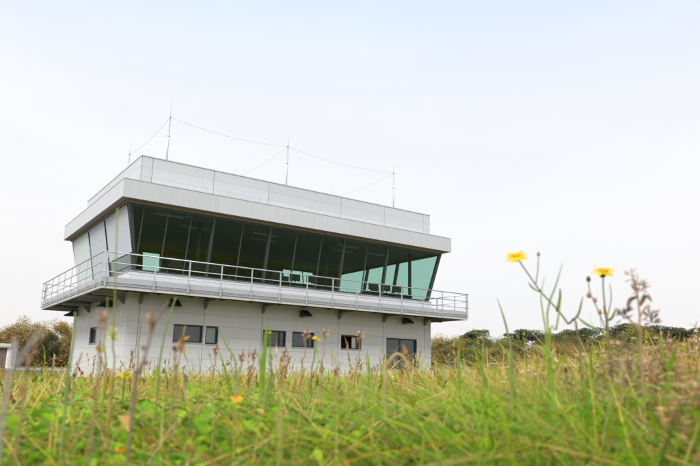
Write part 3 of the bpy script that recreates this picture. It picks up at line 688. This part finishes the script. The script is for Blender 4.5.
# long low hall and parked cars on the right
loc, rz = frame_at(549, 96); h = empty('storage_hall', loc); h.rotation_euler.z = rz+.1; tag(h, 'long low pale storage hall with a white roof edge behind the grass', 'building')
q = MB(); q.box((-3.1,0,0),(2.9,7,1.75)); hw = q.build('wall', MT['wallcore'], h)
for k in range(10):
    q = MB(); q.box((-3.1+k*.6+.012,-.03,.05),(-3.1+k*.6+.588,-.001,1.74)); q.build('wall_sheet', MT['hall'], hw)
q = MB(); q.box((-3.3,-.3,1.76),(3.1,7.3,1.98)); q.build('roof', MT['hallroof'], h)
def car(u, dist, turn, paint, label, L=4.3, H=1.55, van=False):
    loc, rz = frame_at(u, dist, turn); r = empty('parked_car', loc); r.rotation_euler.z = rz; tag(r, label, 'car', 'cars parked beyond the field')
    hw = .86
    low = [(-L/2, .35), (-L/2, .78), (-L/2+.1, .92), (L/2-1.1, .95), (L/2-.2, .80), (L/2, .62), (L/2, .32)]
    up_ = [(-L/2+.06, .93), (-L/2+(.16 if van else .55), H-.05), (-L/2+(.4 if van else .9), H), (L/2-1.9, H), (L/2-1.6, H-.05), (L/2-.95, .95)]
    def extr(pts, w0, w1, name, m_):
        q = MB(); k = len(pts); zm = max(p_[1] for p_ in pts); zl = min(p_[1] for p_ in pts)
        ww = [w0+(w1-w0)*(p_[1]-zl)/(zm-zl) for p_ in pts]
        q.add([(p_[0], -ww[i], p_[1]) for i, p_ in enumerate(pts)]+[(p_[0], ww[i], p_[1]) for i, p_ in enumerate(pts)], [tuple(range(k)), tuple(range(2*k-1, k-1, -1))]+[(i, k+i, k+(i+1) % k, (i+1) % k) for i in range(k)])
        return bevel(q.build(name, m_, r), .04, 2)
    extr(low, hw, hw-.02, 'body', paint); extr(up_, hw-.04, hw-.2, 'glasshouse', MT['carg'])
    q = MB(); x0, x1 = -L/2+(.3 if van else .75), L/2-1.75; q.box((x0, -hw+.2, H-.02), (x1, hw-.2, H+.035)); bevel(q.build('roof', paint, r), .02, 2)
    for s_ in (-1, 1):
        for xp in (-L/2+1.25, L/2-2.05):
            q = MB(); q.hexa([(xp-.05, s_*(hw-.03), .94), (xp+.05, s_*(hw-.03), .94), (xp+.05, s_*(hw-.19), H-.04), (xp-.05, s_*(hw-.19), H-.04)], (0, s_, .2), .012); q.build('pillar', paint, r)
        for xp in (-L/2+.8, L/2-.85):
            q = MB(); q.lathe((xp, s_*(hw-.1), .32), [(.20,-.1),(.32,-.09),(.32,.09),(.20,.1)], 18, axis=(0,s_,0)); wh = q.build('wheel', MT['rubber'], r, False)
            q = MB(); q.lathe((xp, s_*(hw-.1), .32), [(.19,.09),(.19,.106),(.05,.115)], 14, axis=(0,s_,0)); q.build('rim', MT['rim'], wh)
        q = MB(); q.box((L/2-.12, s_*.62-.14, .62), (L/2+.006, s_*.62+.14, .74)); q.build('headlight', MT['lens'], r)
        q = MB(); q.box((-L/2-.006, s_*.66-.1, .68), (-L/2+.1, s_*.66+.1, .86)); q.build('tail_light', mat('tail_lamp', (.3,.02,.02), .3), r)
car(457, 66, 1.2, MT['cars'], 'grey car right of the tower wall, below the wood', 4.2, 1.6)
car(497, 72, 1.45, MT['carw'], 'small white-roofed car left of the long pale hall', 4.2, 1.65)
car(578, 60, 1.30, MT['carw'], 'white van-like car right of the long pale hall', 4.5, 1.85, True)

# ------------------------------------------------------------------ meadow (stuff): blades, leaves and dry stalks nobody could count
def canopy_el(az):
    """elevation (radians) that the grass tops reach in each direction from the path"""
    t = (az-YAW)/math.radians(29)
    return np.radians(np.interp(t, [-1.6, -1, -.75, -.5, 0, .3, .6, .85, 1.2, 1.7], [-1.5, -1.5, -1.1, -.7, -.4, .1, 1.4, 2.3, 2.4, 2.4]))
def polar(n, r0, r1, spread=56):
    rr = np.sqrt(r0**2+(r1**2-r0**2)*RNG.random(n)); a = YAW+np.radians(spread)*(2*RNG.random(n)-1)
    return rr, a, CAM[0]+rr*np.sin(a), CAM[1]+rr*np.cos(a)
def outside(x, y): return ~((x > -.1) & (x < W+.1) & (y > -.1) & (y < D+.1))
def patch(x, y, f, s): return .5+.25*(np.sin(x*f+s)+np.sin(y*f*1.3+s*2.1))*.7+.25*np.sin((x*.8-y*.6)*f*1.9+s)*.6
PAL = np.array([[.155,.350,.010], [.225,.430,.012], [.340,.490,.018], [.075,.200,.014], [.60,.50,.030], [.74,.53,.21], [.70,.40,.13], [.80,.34,.02], [.80,.68,.40]])
def pick(n, wts): return PAL[RNG.choice(len(PAL), n, p=np.array(wts)/sum(wts))]
def strips(x, y, z, h, wd, lean, az, C0, C1, seg):
    n = len(x); t = np.linspace(0, 1, seg+1)[None, :]
    ld = np.stack([np.cos(az), np.sin(az)], 1); bend = lean[:, None]*t**2
    hz = h[:, None]*(t-.35*np.clip(lean[:, None], 0, 2)*t**3*.8); dx = h[:, None]*bend
    P = np.stack([x[:, None]+ld[:, :1]*dx, y[:, None]+ld[:, 1:]*dx, z[:, None]+hz], 2)
    fa = RNG.random(n)*6.283; sd_ = np.stack([np.cos(fa), np.sin(fa), np.zeros(n)], 1)[:, None, :]
    wv = (wd[:, None]*np.clip(1.05-t**1.6, .06, 1))[:, :, None]*.5
    V = np.stack([P-sd_*wv, P+sd_*wv], 2).reshape(-1, 3)
    base = (np.arange(n)*(seg+1)*2)[:, None]; k = np.arange(seg)[None, :]*2
    F = np.stack([base+k, base+k+1, base+k+3, base+k+2], 2).reshape(-1, 4)
    C = C0[:, None, :]*(1-t[:, :, None])+C1[:, None, :]*t[:, :, None]; C = np.repeat(C[:, :, None, :], 2, 2).reshape(-1, 3)
    return V, F, C
def join(parts):
    V, F, C = [], [], []; o = 0
    for v, f, c in parts: V.append(v); F.append(f+o); C.append(c); o += len(v)
    return np.vstack(V), np.vstack(F), np.vstack(C)
def field(n, r0, r1, hm, hs, wm, dry, seg, leanm, drop=0.0, jit=.0, lo=-9.0):
    rr, a, x, y = polar(n, r0, r1); k = outside(x, y) & ((a-YAW)/math.radians(29) > lo+.35*RNG.random(len(a))); rr, a, x, y = rr[k], a[k], x[k], y[k]; n = len(x); z = zgv(x, y)
    clump = .5*patch(x, y, 7.5, .4)+.5*patch(x, y, 2.1, 1.3)
    lean_ = np.where(RNG.random(n) < (.22 if lo < -1 else .06), np.abs(RNG.normal(1.5, .4, n)), np.abs(RNG.normal(leanm, .4, n)))
    h = np.clip(RNG.normal(hm, hs, n), .06, 2)*(.45+1.1*clump)
    right = np.clip(((a-YAW)/math.radians(29)-.1)/.6, 0, 1); h += .22*right*RNG.random(n)**.8
    cap = CAM[2]+rr*np.tan(canopy_el(a)+jit*RNG.normal(-.3, 1, n))-z-drop*RNG.random(n)
    h = np.minimum(h*(1+.3*lean_), np.maximum(cap*(1+.3*lean_), .05))
    pd = np.clip((patch(x, y, 5.2, 2.6)*.6+patch(x, y, 1.7, .9)*.4-.5)*2.2+dry, .03, .92)
    isd = RNG.random(n) < pd
    C0 = np.where(isd[:, None], pick(n, [0, 0, 0, 0, 2.5, 6, 4.5, 2.4, 2.0]), pick(n, [5, 6, 5, 3, 1.6, 0, 0, 0, 0]))*(.75+.5*RNG.random((n, 1)))
    tip = (RNG.random(n) < .25+.3*isd)[:, None]
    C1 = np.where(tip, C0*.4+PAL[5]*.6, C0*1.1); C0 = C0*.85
    return strips(x, y, z-.005, h, wm*(.5+RNG.random(n)), lean_, RNG.random(n)*6.283, C0, C1, seg)
parts = [field(9000, .9, 2.6, .50, .12, .0065, .72, 6, .15, .10, .024, .15), field(1500, .66, .95, .38, .09, .0055, .6, 6, .2, .07, .018, .35), field(1500, .62, 1.0, .30, .07, .006, .22, 6, .7, .05, .010, -9.0), field(450, .58, .85, .30, .07, .007, .10, 6, .7, .06, .007), field(6500, .8, 1.4, .34, .09, .0075, .30, 6, .7, .08, .012), field(21000, 1.2, 3.0, .40, .12, .0088, .54, 6, .7, .10, .024),
         field(36000, 3.0, 8.0, .40, .12, .0125, .56, 4, .6, .05, .010), field(60000, 8.0, 20.0, .36, .09, .016, .45, 3, .45, .03, .003), field(50000, 20, 46, .30, .08, .035, .42, 3, .4)]
V, F, C = join(parts); o = link('grass', fast_mesh('grass', V, F, C, MT['grass'])); o['kind'] = 'stuff'; tag(o, 'uneven autumn meadow grass, green mixed with straw, filling the foreground', 'grass')
# low broad leaves close to the lens
def leaves(n, r0, r1, hlo, hhi, L0, L1, wts):
    rr, a, x, y = polar(n, r0, r1, 50); k = RNG.random(n) > .75*np.clip(((a-YAW)/math.radians(29))/.6, 0, 1); rr, a, x, y = rr[k], a[k], x[k], y[k]; n = len(x); z = zgv(x, y); hz = hlo+(hhi-hlo)*RNG.random(n)**.5*(.75+.4*patch(x, y, 5.0, 1.0))
    hz = np.minimum(hz, CAM[2]+rr*np.tan(canopy_el(a)-np.radians(1.6+3.0*RNG.random(n)))-z)
    L = (L0+(L1-L0)*RNG.random(n)**1.4)*np.clip(rr/1.25, .55, 1); wd = L*(.32+.35*RNG.random(n)); th = RNG.random(n)*6.283
    dirx, diry = np.cos(th), np.sin(th); sl_ = RNG.normal(.15, .45, n)
    ts = np.array([0, .22, .5, .78, 1.0]); ws = np.array([.06, .75, 1.0, .72, .05]); Vs = []; 
    for t, ww in zip(ts, ws):
        cx_ = x+dirx*L*t; cy_ = y+diry*L*t; cz_ = z+hz+L*(sl_*t-.55*t**2); hw = wd*ww*.5*(1+.25*np.sin(t*9+th))
        for s in (-1, 0, 1): Vs.append(np.stack([cx_-diry*hw*s, cy_+dirx*hw*s, cz_+abs(s)*hw*.35], 1))
    V = np.stack(Vs, 1).reshape(-1, 3); b = (np.arange(n)*15)[:, None]; fs = []
    for i in range(4):
        for s in (0, 1): q0 = i*3+s; fs.append(np.stack([b+q0, b+q0+1, b+q0+4, b+q0+3], 2))
    F = np.concatenate(fs, 1).reshape(-1, 4); C = np.repeat(pick(n, wts)*(.7+.6*RNG.random((n, 1))), 15, 0)
    return V, F, C
V, F, C = join([leaves(1000, .58, .76, .13, .25, .022, .045, [7, 9, 7, 4, 1.0, 0, .2, .3, 0]), leaves(11000, .74, 1.7, .10, .29, .022, .052, [7, 9, 6, 4, 1.0, .1, .25, .35, 0]), leaves(6000, 1.6, 3.4, .08, .29, .025, .06, [6, 7, 5, 3, 2.5, .8, .8, 1.2, 0])])
o = link('meadow_leaves', fast_mesh('meadow_leaves', V, F, C, MT['plant'], True)); o['kind'] = 'stuff'; tag(o, 'broad green herb leaves crowding low at the bottom of the picture', 'leaves')
# dry seed stalks: thin stems with a spike of seeds
def stalks(n, r0, r1, up0, up1):
    parts = []; rr, a, x, y = polar(n, r0, r1); k = outside(x, y); rr, a, x, y = rr[k], a[k], x[k], y[k]; n = len(x); z = zgv(x, y)
    top = CAM[2]+rr*np.tan(canopy_el(a)+np.radians(up0+(up1-up0)*RNG.random(n)**2.2)); h = np.clip(top-z, .15, .85); ln = np.abs(RNG.normal(.12, .12, n)); az = RNG.random(n)*6.283
    c = PAL[RNG.choice([5, 6, 8, 4, 6, 2], n)]*(.6+.5*RNG.random((n, 1)))
    parts.append(strips(x, y, z, h, .0026*(1+rr*.12), ln, az, c*.9, c, 5))
    for j in range(7):          # seed scales along the top of each stem
        t = .80+.035*j; xx = x+np.cos(az)*h*ln*t**2; yy = y+np.sin(az)*h*ln*t**2; zz = z+h*(t-.28*np.clip(ln, 0, 2)*t**3)
        cc = c*(.45+.4*RNG.random((n, 1)))
        parts.append(strips(xx, yy, zz, .012+.012*RNG.random(n), .006*(1+rr*.12)*(.5+RNG.random(n)), RNG.random(n)*.9, RNG.random(n)*6.283, cc, cc, 2))
    return join(parts)
V, F, C = join([stalks(300, 1.0, 2.4, -.5, 3.0), stalks(800, 2.2, 6.0, -.5, 2.0), stalks(900, 6, 16, -.5, 1.0)])
o = link('dry_seed_stalks', fast_mesh('dry_seed_stalks', V, F, C, MT['dry'])); o['kind'] = 'stuff'; tag(o, 'thin straw-coloured seed stalks sticking out of the meadow grass', 'stalks')

# ------------------------------------------------------------------ single plants that stand out of the grass
GRN, LGR, STR, BRN, DBR, ORG, YEL, RUS = (.14,.23,.03), (.26,.36,.05), (.56,.42,.20), (.48,.32,.18), (.17,.11,.07), (.55,.26,.06), (.90,.66,.015), (.40,.19,.07)
def spline(pts, n=24):
    pts = [np.array(p_, float) for p_ in pts]; ext = [2*pts[0]-pts[1]]+pts+[2*pts[-1]-pts[-2]]; out_ = []
    for i in range(1, len(ext)-2):
        for t in np.linspace(0, 1, max(2, n//(len(pts)-1)), endpoint=False):
            a, b, c, d4 = ext[i-1:i+3]; out_.append(.5*((2*b)+(-a+c)*t+(2*a-5*b+4*c-d4)*t*t+(-a+3*b-3*c+d4)*t**3))
    out_.append(pts[-1]); return out_
class Plant:
    """one plant: its foot on the soil, stems and heads given as photo pixels at a distance d in metres"""
    def __init__(s, name, d, foot, label, group=None, cat='plant'):
        p0 = pix(foot, 400, d); s.root = empty(name, (p0[0], p0[1], zg(p0[0], p0[1]))); s.org = np.array(s.root.location); s.d = d; s.foot = np.array(p0)
        tag(s.root, label, cat, group)
    def P(s, u, v, dd=0): return pix(u, v, s.d+dd)-s.org
    def stem(s, px, r0, r1, col, ground=True, dd=0.0, name='stem'):
        pts = [s.P(*p_[:2], (p_[2] if len(p_) > 2 else 0)+dd) for p_ in px]
        if ground: pts = [np.array([0, 0, -.01])]+pts
        pts = spline(pts); q = MB(); n = len(pts); q.tube(pts, [r0+(r1-r0)*i/(n-1) for i in range(n)], 7, col)
        return q.build(name, MT['plant'], s.root, True, True)
    def leaf(s, px, wd, col, name='leaf', ground=False, dd=0.0, side=None):
        pts = [s.P(*p_[:2], (p_[2] if len(p_) > 2 else 0)+dd) for p_ in px]
        if ground: pts = [np.array([0, 0, -.01])]+pts
        q = MB(); q.blade(spline(pts, 18), wd, col, side, .12); return q.build(name, MT['plant'], s.root, True, True)
    def flower(s, u, v, r, tilt, npet=19):
        c = Vector(s.P(u, v)); ax = Vector(tilt).normalized(); a = ax.orthogonal().normalized(); b = ax.cross(a)
        q = MB(); q.lathe(c-ax*r*.55, [(.03*r, 0), (.20*r, .06*r), (.30*r, .28*r), (.26*r, .5*r)], 10, (.07,.11,.03), ax); h = q.build('flower_head', MT['petal'], s.root, True, True)
        rn = random.Random(int(u*7+v))
        for i in range(npet):
            th = 2*math.pi*(i+rn.uniform(-.3, .3))/npet; dr = a*math.cos(th)+b*math.sin(th); L = r*rn.uniform(.78, 1.15); dp = rn.uniform(-.30, .22)
            q = MB(); sdv = ax.cross(dr); q.blade([c+dr*r*.16, c+dr*L*.45+ax*r*.05, c+dr*L*.8+ax*L*dp*.6, c+dr*L+ax*L*dp], [r*.14, r*.24, r*.24, r*.12], [(.85,.58,.015), YEL, YEL, (.92,.72,.04)], sdv, .1)
            q.build('petal', MT['petal'], h, True, True)
        q = MB(); q.lathe(c-ax*r*.03, [(.28*r, 0), (.36*r, .10*r), (.26*r, .24*r), (.05*r, .30*r)], 12, (.85,.55,.01), ax); q.build('disc', MT['petal'], h, True, True)
    def bud(s, u, v, r, col, name='bud', tall=1.3):
        c = Vector(s.P(u, v)); q = MB(); q.lathe(c-Vector((0,0,r*tall)), [(.25*r, 0), (.8*r, .35*r*tall), (r, .9*r*tall), (.75*r, 1.5*r*tall), (.2*r, 2*r*tall)], 9, col); return q.build(name, MT['plant'], s.root, True, True)
    def spike(s, px, r, col, n=60, ln=.014, name='seed_head'):
        """head of many seed scales along a path"""
        pts = spline([s.P(*p_) for p_ in px], 20); q = MB(); rn = random.Random(n)
        for _ in range(n):
            p_ = Vector(pts[rn.randrange(len(pts))]); dr = Vector((rn.gauss(0, 1), rn.gauss(0, 1), rn.gauss(.4, .8))).normalized(); k = rn.uniform(.55, 1.25)
            cc = tuple(c_*k for c_ in col); o_ = p_+dr*r*rn.uniform(.1, .8); q.blade([o_, o_+dr*ln*.5, o_+dr*ln], [ln*.15, ln*.45, ln*.08], cc, dr.orthogonal(), .1)
        return q.build(name, MT['dry'], s.root, False, True)
FG = 'yellow flowers rising from the meadow'
p = Plant('yellow_flower', .95, 585, 'tall yellow flower leaning left, highest bloom right of the tower', FG, 'flower')
st = p.stem([(579, 345), (568, 324), (557, 309), (541, 292), (529, 275), (518, 259)], .0016, .0009, (.26,.22,.09)); p.flower(516, 256, .0165, (-.48, -.30, .8))
p.stem([(536, 284), (538, 268), (538.5, 256)], .0008, .0006, (.26,.22,.1), False); p.bud(538.5, 254, .0026, BRN)
p.bud(557.5, 309.5, .0028, (.17,.17,.03), 'node'); p.bud(540, 291, .0018, (.17,.12,.04), 'node')
p.leaf([(557, 310), (560, 299), (560, 288)], .0042, (.16,.20,.06)); p.leaf([(540, 292), (533, 288), (528, 282)], .003, (.16,.17,.07)); p.leaf([(568, 324), (578, 315), (583, 296)], .0035, (.2,.22,.1))
p = Plant('yellow_flower', .92, 611, 'upright yellow flower among brown buds at right', FG, 'flower')
p.stem([(609, 345), (606, 318), (603.5, 292), (603, 275)], .0015, .0009, (.25,.22,.09)); p.flower(603, 271.5, .0165, (-.3, -.42, .85))
p.stem([(606, 330), (597, 308), (590, 292), (588.5, 280)], .0009, .0006, (.25,.2,.1), False); p.bud(588.5, 279, .0032, DBR); p.bud(589, 295, .0034, BRN); p.bud(595, 300, .003, BRN); p.bud(600, 312, .003, BRN)
p.stem([(606, 322), (611, 300), (610, 284)], .0009, .0005, (.26,.27,.12), False); p.leaf([(605, 322), (612, 318), (616, 308)], .004, (.20,.24,.05)); p.leaf([(606, 330), (590, 326), (577, 317)], .0045, (.16,.22,.06))
p = Plant('withered_weed', .85, 640, 'withered brown weed right of the upright yellow flower', None)
p.stem([(641, 350), (640, 320), (637, 292), (632, 274)], .0015, .0009, BRN); p.spike([(633, 281), (631, 272)], .006, (.46,.34,.24), 14, .008); p.spike([(637, 295), (639, 284), (642, 303)], .009, (.46,.30,.13), 24, .009)
p.stem([(640, 316), (648, 306), (651, 322)], .0014, .0008, BRN, False); p.stem([(640, 330), (628, 318), (623, 312)], .0014, .0008, BRN, False); p.spike([(623, 320), (624, 312)], .005, (.26,.19,.13), 22, .01); p.spike([(650, 312), (652, 324)], .005, (.24,.16,.10), 22, .01)
p.leaf([(640, 306), (646, 296), (652, 302)], .006, (.26,.17,.10)); p.leaf([(638, 296), (630, 300), (627, 310)], .006, (.30,.20,.12))
rn = random.Random(5)
def bush(d, foot, u0, u1, v0, v1, n, label, col):
    p = Plant('seedy_bush', d, foot, label)
    for i in range(n):
        ue = u0+(u1-u0)*(i+rn.uniform(-.4, 1.4))/n; ve = rn.uniform(v0, v1); dz = rn.uniform(-.10, .10); um = foot+(ue-foot)*.75
        p.stem([(um, ve+70, dz*.7), (ue, ve, dz)], .0013, .0006, tuple(c*.8 for c in col))
        p.spike([(um+(ue-um)*.3, ve+48, dz*.8), (ue, ve-2, dz)], .012, tuple(c*rn.uniform(.75, 1.2) for c in col), 42, .009)
        if i % 3 == 1: p.bud(ue, ve-2, .0036, (.62,.47,.30), 'seed_ball', 1.0)
        if i % 2: p.leaf([(um+(ue-um)*.5, ve+34, dz), (ue+rn.uniform(-9, 9), ve+20, dz), (ue+rn.uniform(-14, 14), ve+26, dz)], .006, (.24,.30,.06))
bush(.95, 632, 600, 668, 338, 372, 15, 'dense brown seedy weed with round heads before the right wood', (.46,.31,.17))
bush(1.1, 585, 562, 612, 352, 385, 10, 'loose olive-brown weed beneath the left yellow flower', (.40,.32,.13))
bush(1.0, 672, 648, 704, 342, 372, 12, 'tall rust-coloured weed against the right wood, near the picture edge', (.50,.28,.13))
bush(1.2, 520, 500, 548, 362, 386, 8, 'straw-coloured seedy weed before the long pale hall', (.52,.38,.18))
bush(.75, 692, 668, 712, 368, 420, 11, 'blurred rust-brown weed in the lower right corner', (.48,.29,.14))
# tall grasses
TG = 'tall grass blades standing clear of the meadow'
p = Plant('tall_grass', .9, 551, 'clump of tall green grass blades left of the two big yellow flowers', TG, 'grass')
for px, wd in (([(549, 350), (548, 310), (556, 285), (563, 262)], .0045), ([(547, 355), (544, 320), (541, 296), (545, 276)], .004), ([(550, 352), (556, 330), (560, 305), (561, 290)], .0045), ([(552, 385), (548, 360), (543, 344)], .007), ([(551, 390), (545, 352), (530, 345), (514, 349)], .0075), ([(553, 395), (556, 370), (566, 352)], .008), ([(551, 400), (549, 372), (556, 348)], .008)):
    p.leaf(px, wd*.6, LGR, 'blade', True)
p = Plant('tall_grass', 1.0, 512, 'single thin green grass blade between gallery corner and left flower', TG, 'grass')
p.leaf([(512, 370), (508, 335), (503, 315), (497, 298)], .0035, (.22,.27,.10), 'blade', True); p.leaf([(511, 380), (505, 352), (498, 342)], .004, LGR, 'blade', True)
p = Plant('tall_grass', 1.1, 262, 'bright green upright blades below the middle pair of windows', TG, 'grass')
p.leaf([(262, 395), (263, 365), (265, 345), (267.5, 321)], .009, (.17,.30,.02), 'blade', True); p.leaf([(260, 400), (261, 372), (258, 352)], .006, LGR, 'blade', True); p.leaf([(266, 410), (270, 385), (272, 368)], .008, (.14,.24,.05), 'blade', True)
p = Plant('tall_grass', 1.3, 369, 'short bright green blade left of the tall corner window', TG, 'grass'); p.leaf([(369, 385), (369, 368), (367, 350)], .0055, (.20,.34,.03), 'blade', True)
p = Plant('tall_grass', 1.0, 487, 'broad green blade crossing the grass right of the tower', TG, 'grass'); p.leaf([(497, 440), (494, 412), (487, 385), (473, 345)], .009, (.18,.28,.03), 'blade', True); p.leaf([(492, 430), (484, 400), (483, 330)], .004, LGR, 'blade', True)
p = Plant('tall_grass', 1.0, 462, 'upright green blade just right of the grey car', TG, 'grass'); p.leaf([(460, 395), (459, 370), (459, 339)], .005, (.20,.32,.03), 'blade', True)
p = Plant('tall_grass', 1.0, 585, 'two green blades rising beside the white van-like car', TG, 'grass'); p.leaf([(590, 400), (592, 375), (590, 352)], .008, (.18,.29,.03), 'blade', True); p.leaf([(604, 410), (612, 370), (628, 335)], .006, (.18,.26,.06), 'blade', True)
p = Plant('tall_grass', .9, 662, 'green blades standing at the right of the seedy brown weed', TG, 'grass'); p.leaf([(670, 390), (664, 360), (660, 331)], .005, (.24,.30,.04), 'blade', True); p.leaf([(672, 400), (670, 370), (678, 345)], .008, (.18,.30,.03), 'blade', True)
p = Plant('tall_grass', .75, 113, 'very tall thin yellow-green stem crossing the left glass corner', TG, 'grass'); p.stem([(112.5, 390), (113, 345), (115.5, 280), (117.5, 208)], .0011, .0007, (.30,.36,.05)); p.spike([(113, 342), (112.8, 330)], .0015, (.60,.55,.03), 20, .006)
p = Plant('tall_grass', .8, 105, 'thin yellow-green stem under the left gallery corner', TG, 'grass'); p.stem([(104, 395), (104, 345), (107, 315), (107.5, 297)], .0011, .0007, (.28,.34,.05))
p = Plant('tall_grass', .85, 157, 'leaning light green stem before the leftmost floodlight', TG, 'grass'); p.stem([(157, 395), (160, 360), (167, 325), (176, 297)], .0016, .0008, (.25,.36,.08))
p = Plant('tall_grass', 1.2, 222, 'pale green thin blade right of the narrow window', TG, 'grass'); p.leaf([(236, 385), (226, 345), (217, 327)], .0035, (.24,.34,.12), 'blade', True)
p = Plant('tall_grass', .7, 74, 'blurred light green stem along the left wall corner', TG, 'grass'); p.stem([(66, 400), (70, 365), (74, 335), (75.5, 312)], .002, .0008, (.27,.36,.12))
p = Plant('tall_grass', .8, 396, 'dry grass stem bent into an arch before the tall window', TG, 'grass'); p.stem([(385, 385), (388, 366), (393, 357), (398, 354), (404, 358), (411, 371)], .0022, .0016, STR)
# seed heads and buds at left and centre
SG = 'brown seed-headed weeds in front of the tower'
p = Plant('seed_head_weed', .50, 98, 'blurred brown oblong seed head right of the side window', SG); p.stem([(97, 385), (98.5, 350), (101, 326)], .0009, .0007, (.36,.26,.17)); p.spike([(101, 330), (101.5, 314)], .0018, (.50,.34,.22), 44, .0045)
p = Plant('seed_head_weed', .50, 133, 'thick dark forked dry stalk with knobs, largest on the left', SG)
p.stem([(132, 410), (139, 375), (147, 350), (152, 330), (160, 314), (169, 300)], .0012, .0007, (.30,.22,.16)); p.stem([(151, 332), (151.5, 318), (151, 308)], .001, .0008, (.36,.25,.16), False); p.spike([(152, 331), (151, 314)], .0016, (.46,.31,.19), 36, .0045); p.bud(143.5, 348, .0018, (.24,.16,.09), 'knob', 1); p.bud(146.5, 363, .0018, (.16,.11,.08), 'knob', 1)
p = Plant('seed_head_weed', .7, 173, 'straw stalk topped by a round dark brown knob', SG); p.stem([(173, 390), (174.5, 350)], .0010, .0008, (.46,.31,.17)); p.bud(174.5, 348, .0026, DBR, 'knob', 1.1)
p = Plant('seed_head_weed', .8, 183, 'crossed straw stems before the leftmost wide window', SG); p.stem([(176, 395), (180, 355), (185, 326)], .0009, .0006, STR); p.stem([(192, 392), (187, 360), (178, 342)], .0008, .0006, STR); p.spike([(179, 352), (182, 340)], .003, (.46,.27,.06), 26, .009)
p = Plant('seed_head_weed', .36, 14, 'wide grey out-of-focus stalk leaning right at far left', SG); p.stem([(6, 395), (17, 368), (30, 345), (42, 330)], .0011, .0007, (.46,.41,.37))
p = Plant('seed_head_weed', .5, 24, 'rusty thin stalk beside the wide grey one at far left', SG); p.stem([(24, 395), (27, 372), (34, 350), (40, 330)], .0010, .0006, (.40,.24,.14)); p.bud(27, 370, .0017, (.25,.13,.07), 'knob', 1)
p = Plant('seed_head_weed', .9, 76, 'small dark-headed stalk at the foot of the left wall', SG); p.stem([(72, 398), (75, 376), (82, 352)], .0014, .001, BRN); p.bud(74.5, 375, .0026, DBR, 'knob', 1)
p = Plant('seed_head_weed', .9, 135, 'thin orange-brown stem before the left front wall seam', SG); p.stem([(136, 390), (138, 350), (141.5, 315)], .0014, .0007, (.42,.24,.12))
for i, (u, v1, v0, l) in enumerate(((242, 352, 385, 'brown seed spike left of the bright green blades'), (254, 350, 385, 'brown seed spike just left of the bright green blades'), (285, 348, 385, 'brown seed spike under the middle windows'), (306, 330, 380, 'tall straw seed spike left of the small yellow flower'), (325, 328, 380, 'tall brown seed spike right of the small yellow flower'), (337, 366, 385, 'low dark seed spike below the opened window'), (360, 330, 385, 'pale brown seed spike over the opened window edge'), (216, 345, 385, 'reddish thin stalk under the narrow window'))):
    p = Plant('seed_head_weed', 1.15, u-6+i % 3*3, l, SG); p.stem([(u-5+i % 3, v0), (u-1, (v0+v1)/2), (u, v1)], .0014, .0008, (.48,.32,.18)); p.spike([(u-1, v1+12), (u, v1)], .003, (.44,.28,.16), 24, .009)
# small flowers
p = Plant('yellow_flower', 1.25, 313, 'small yellow flower before the right one of the middle windows', FG, 'flower'); p.stem([(311, 385), (314, 360), (316, 342)], .0016, .001, (.2,.25,.06)); p.flower(316.5, 338.5, .0105, (.2, -.5, .8), 11)
p = Plant('yellow_flower', 1.2, 270, 'closed yellow bud before the left one of the middle windows', FG, 'flower'); p.stem([(271, 385), (270.5, 360), (270, 336)], .0016, .001, (.22,.30,.05)); p.bud(270, 333, .0035, (.62,.42,.02), 'bud', 1)
p = Plant('yellow_flower', .8, 107, 'orange-stemmed plant with a yellow tip below the side window', FG, 'flower'); p.stem([(110, 395), (106, 375), (101, 358), (98, 351)], .0013, .0009, (.60,.34,.16)); p.leaf([(101, 352), (98, 349), (95.5, 346.5)], .006, (.72,.42,.02), 'petal'); p.leaf([(101, 353), (104, 349), (107, 347)], .004, (.66,.55,.05), 'petal')
p = Plant('yellow_flower', .9, 124, 'low yellow bloom at the grass top left of the forked stalk', FG, 'flower'); p.stem([(123, 395), (124, 376)], .0016, .001, (.2,.25,.05)); p.leaf([(120, 376), (125, 373), (130, 373)], .008, (.66,.55,.02), 'petal'); p.leaf([(122, 377), (127, 376), (129, 371)], .006, (.70,.58,.02), 'petal')
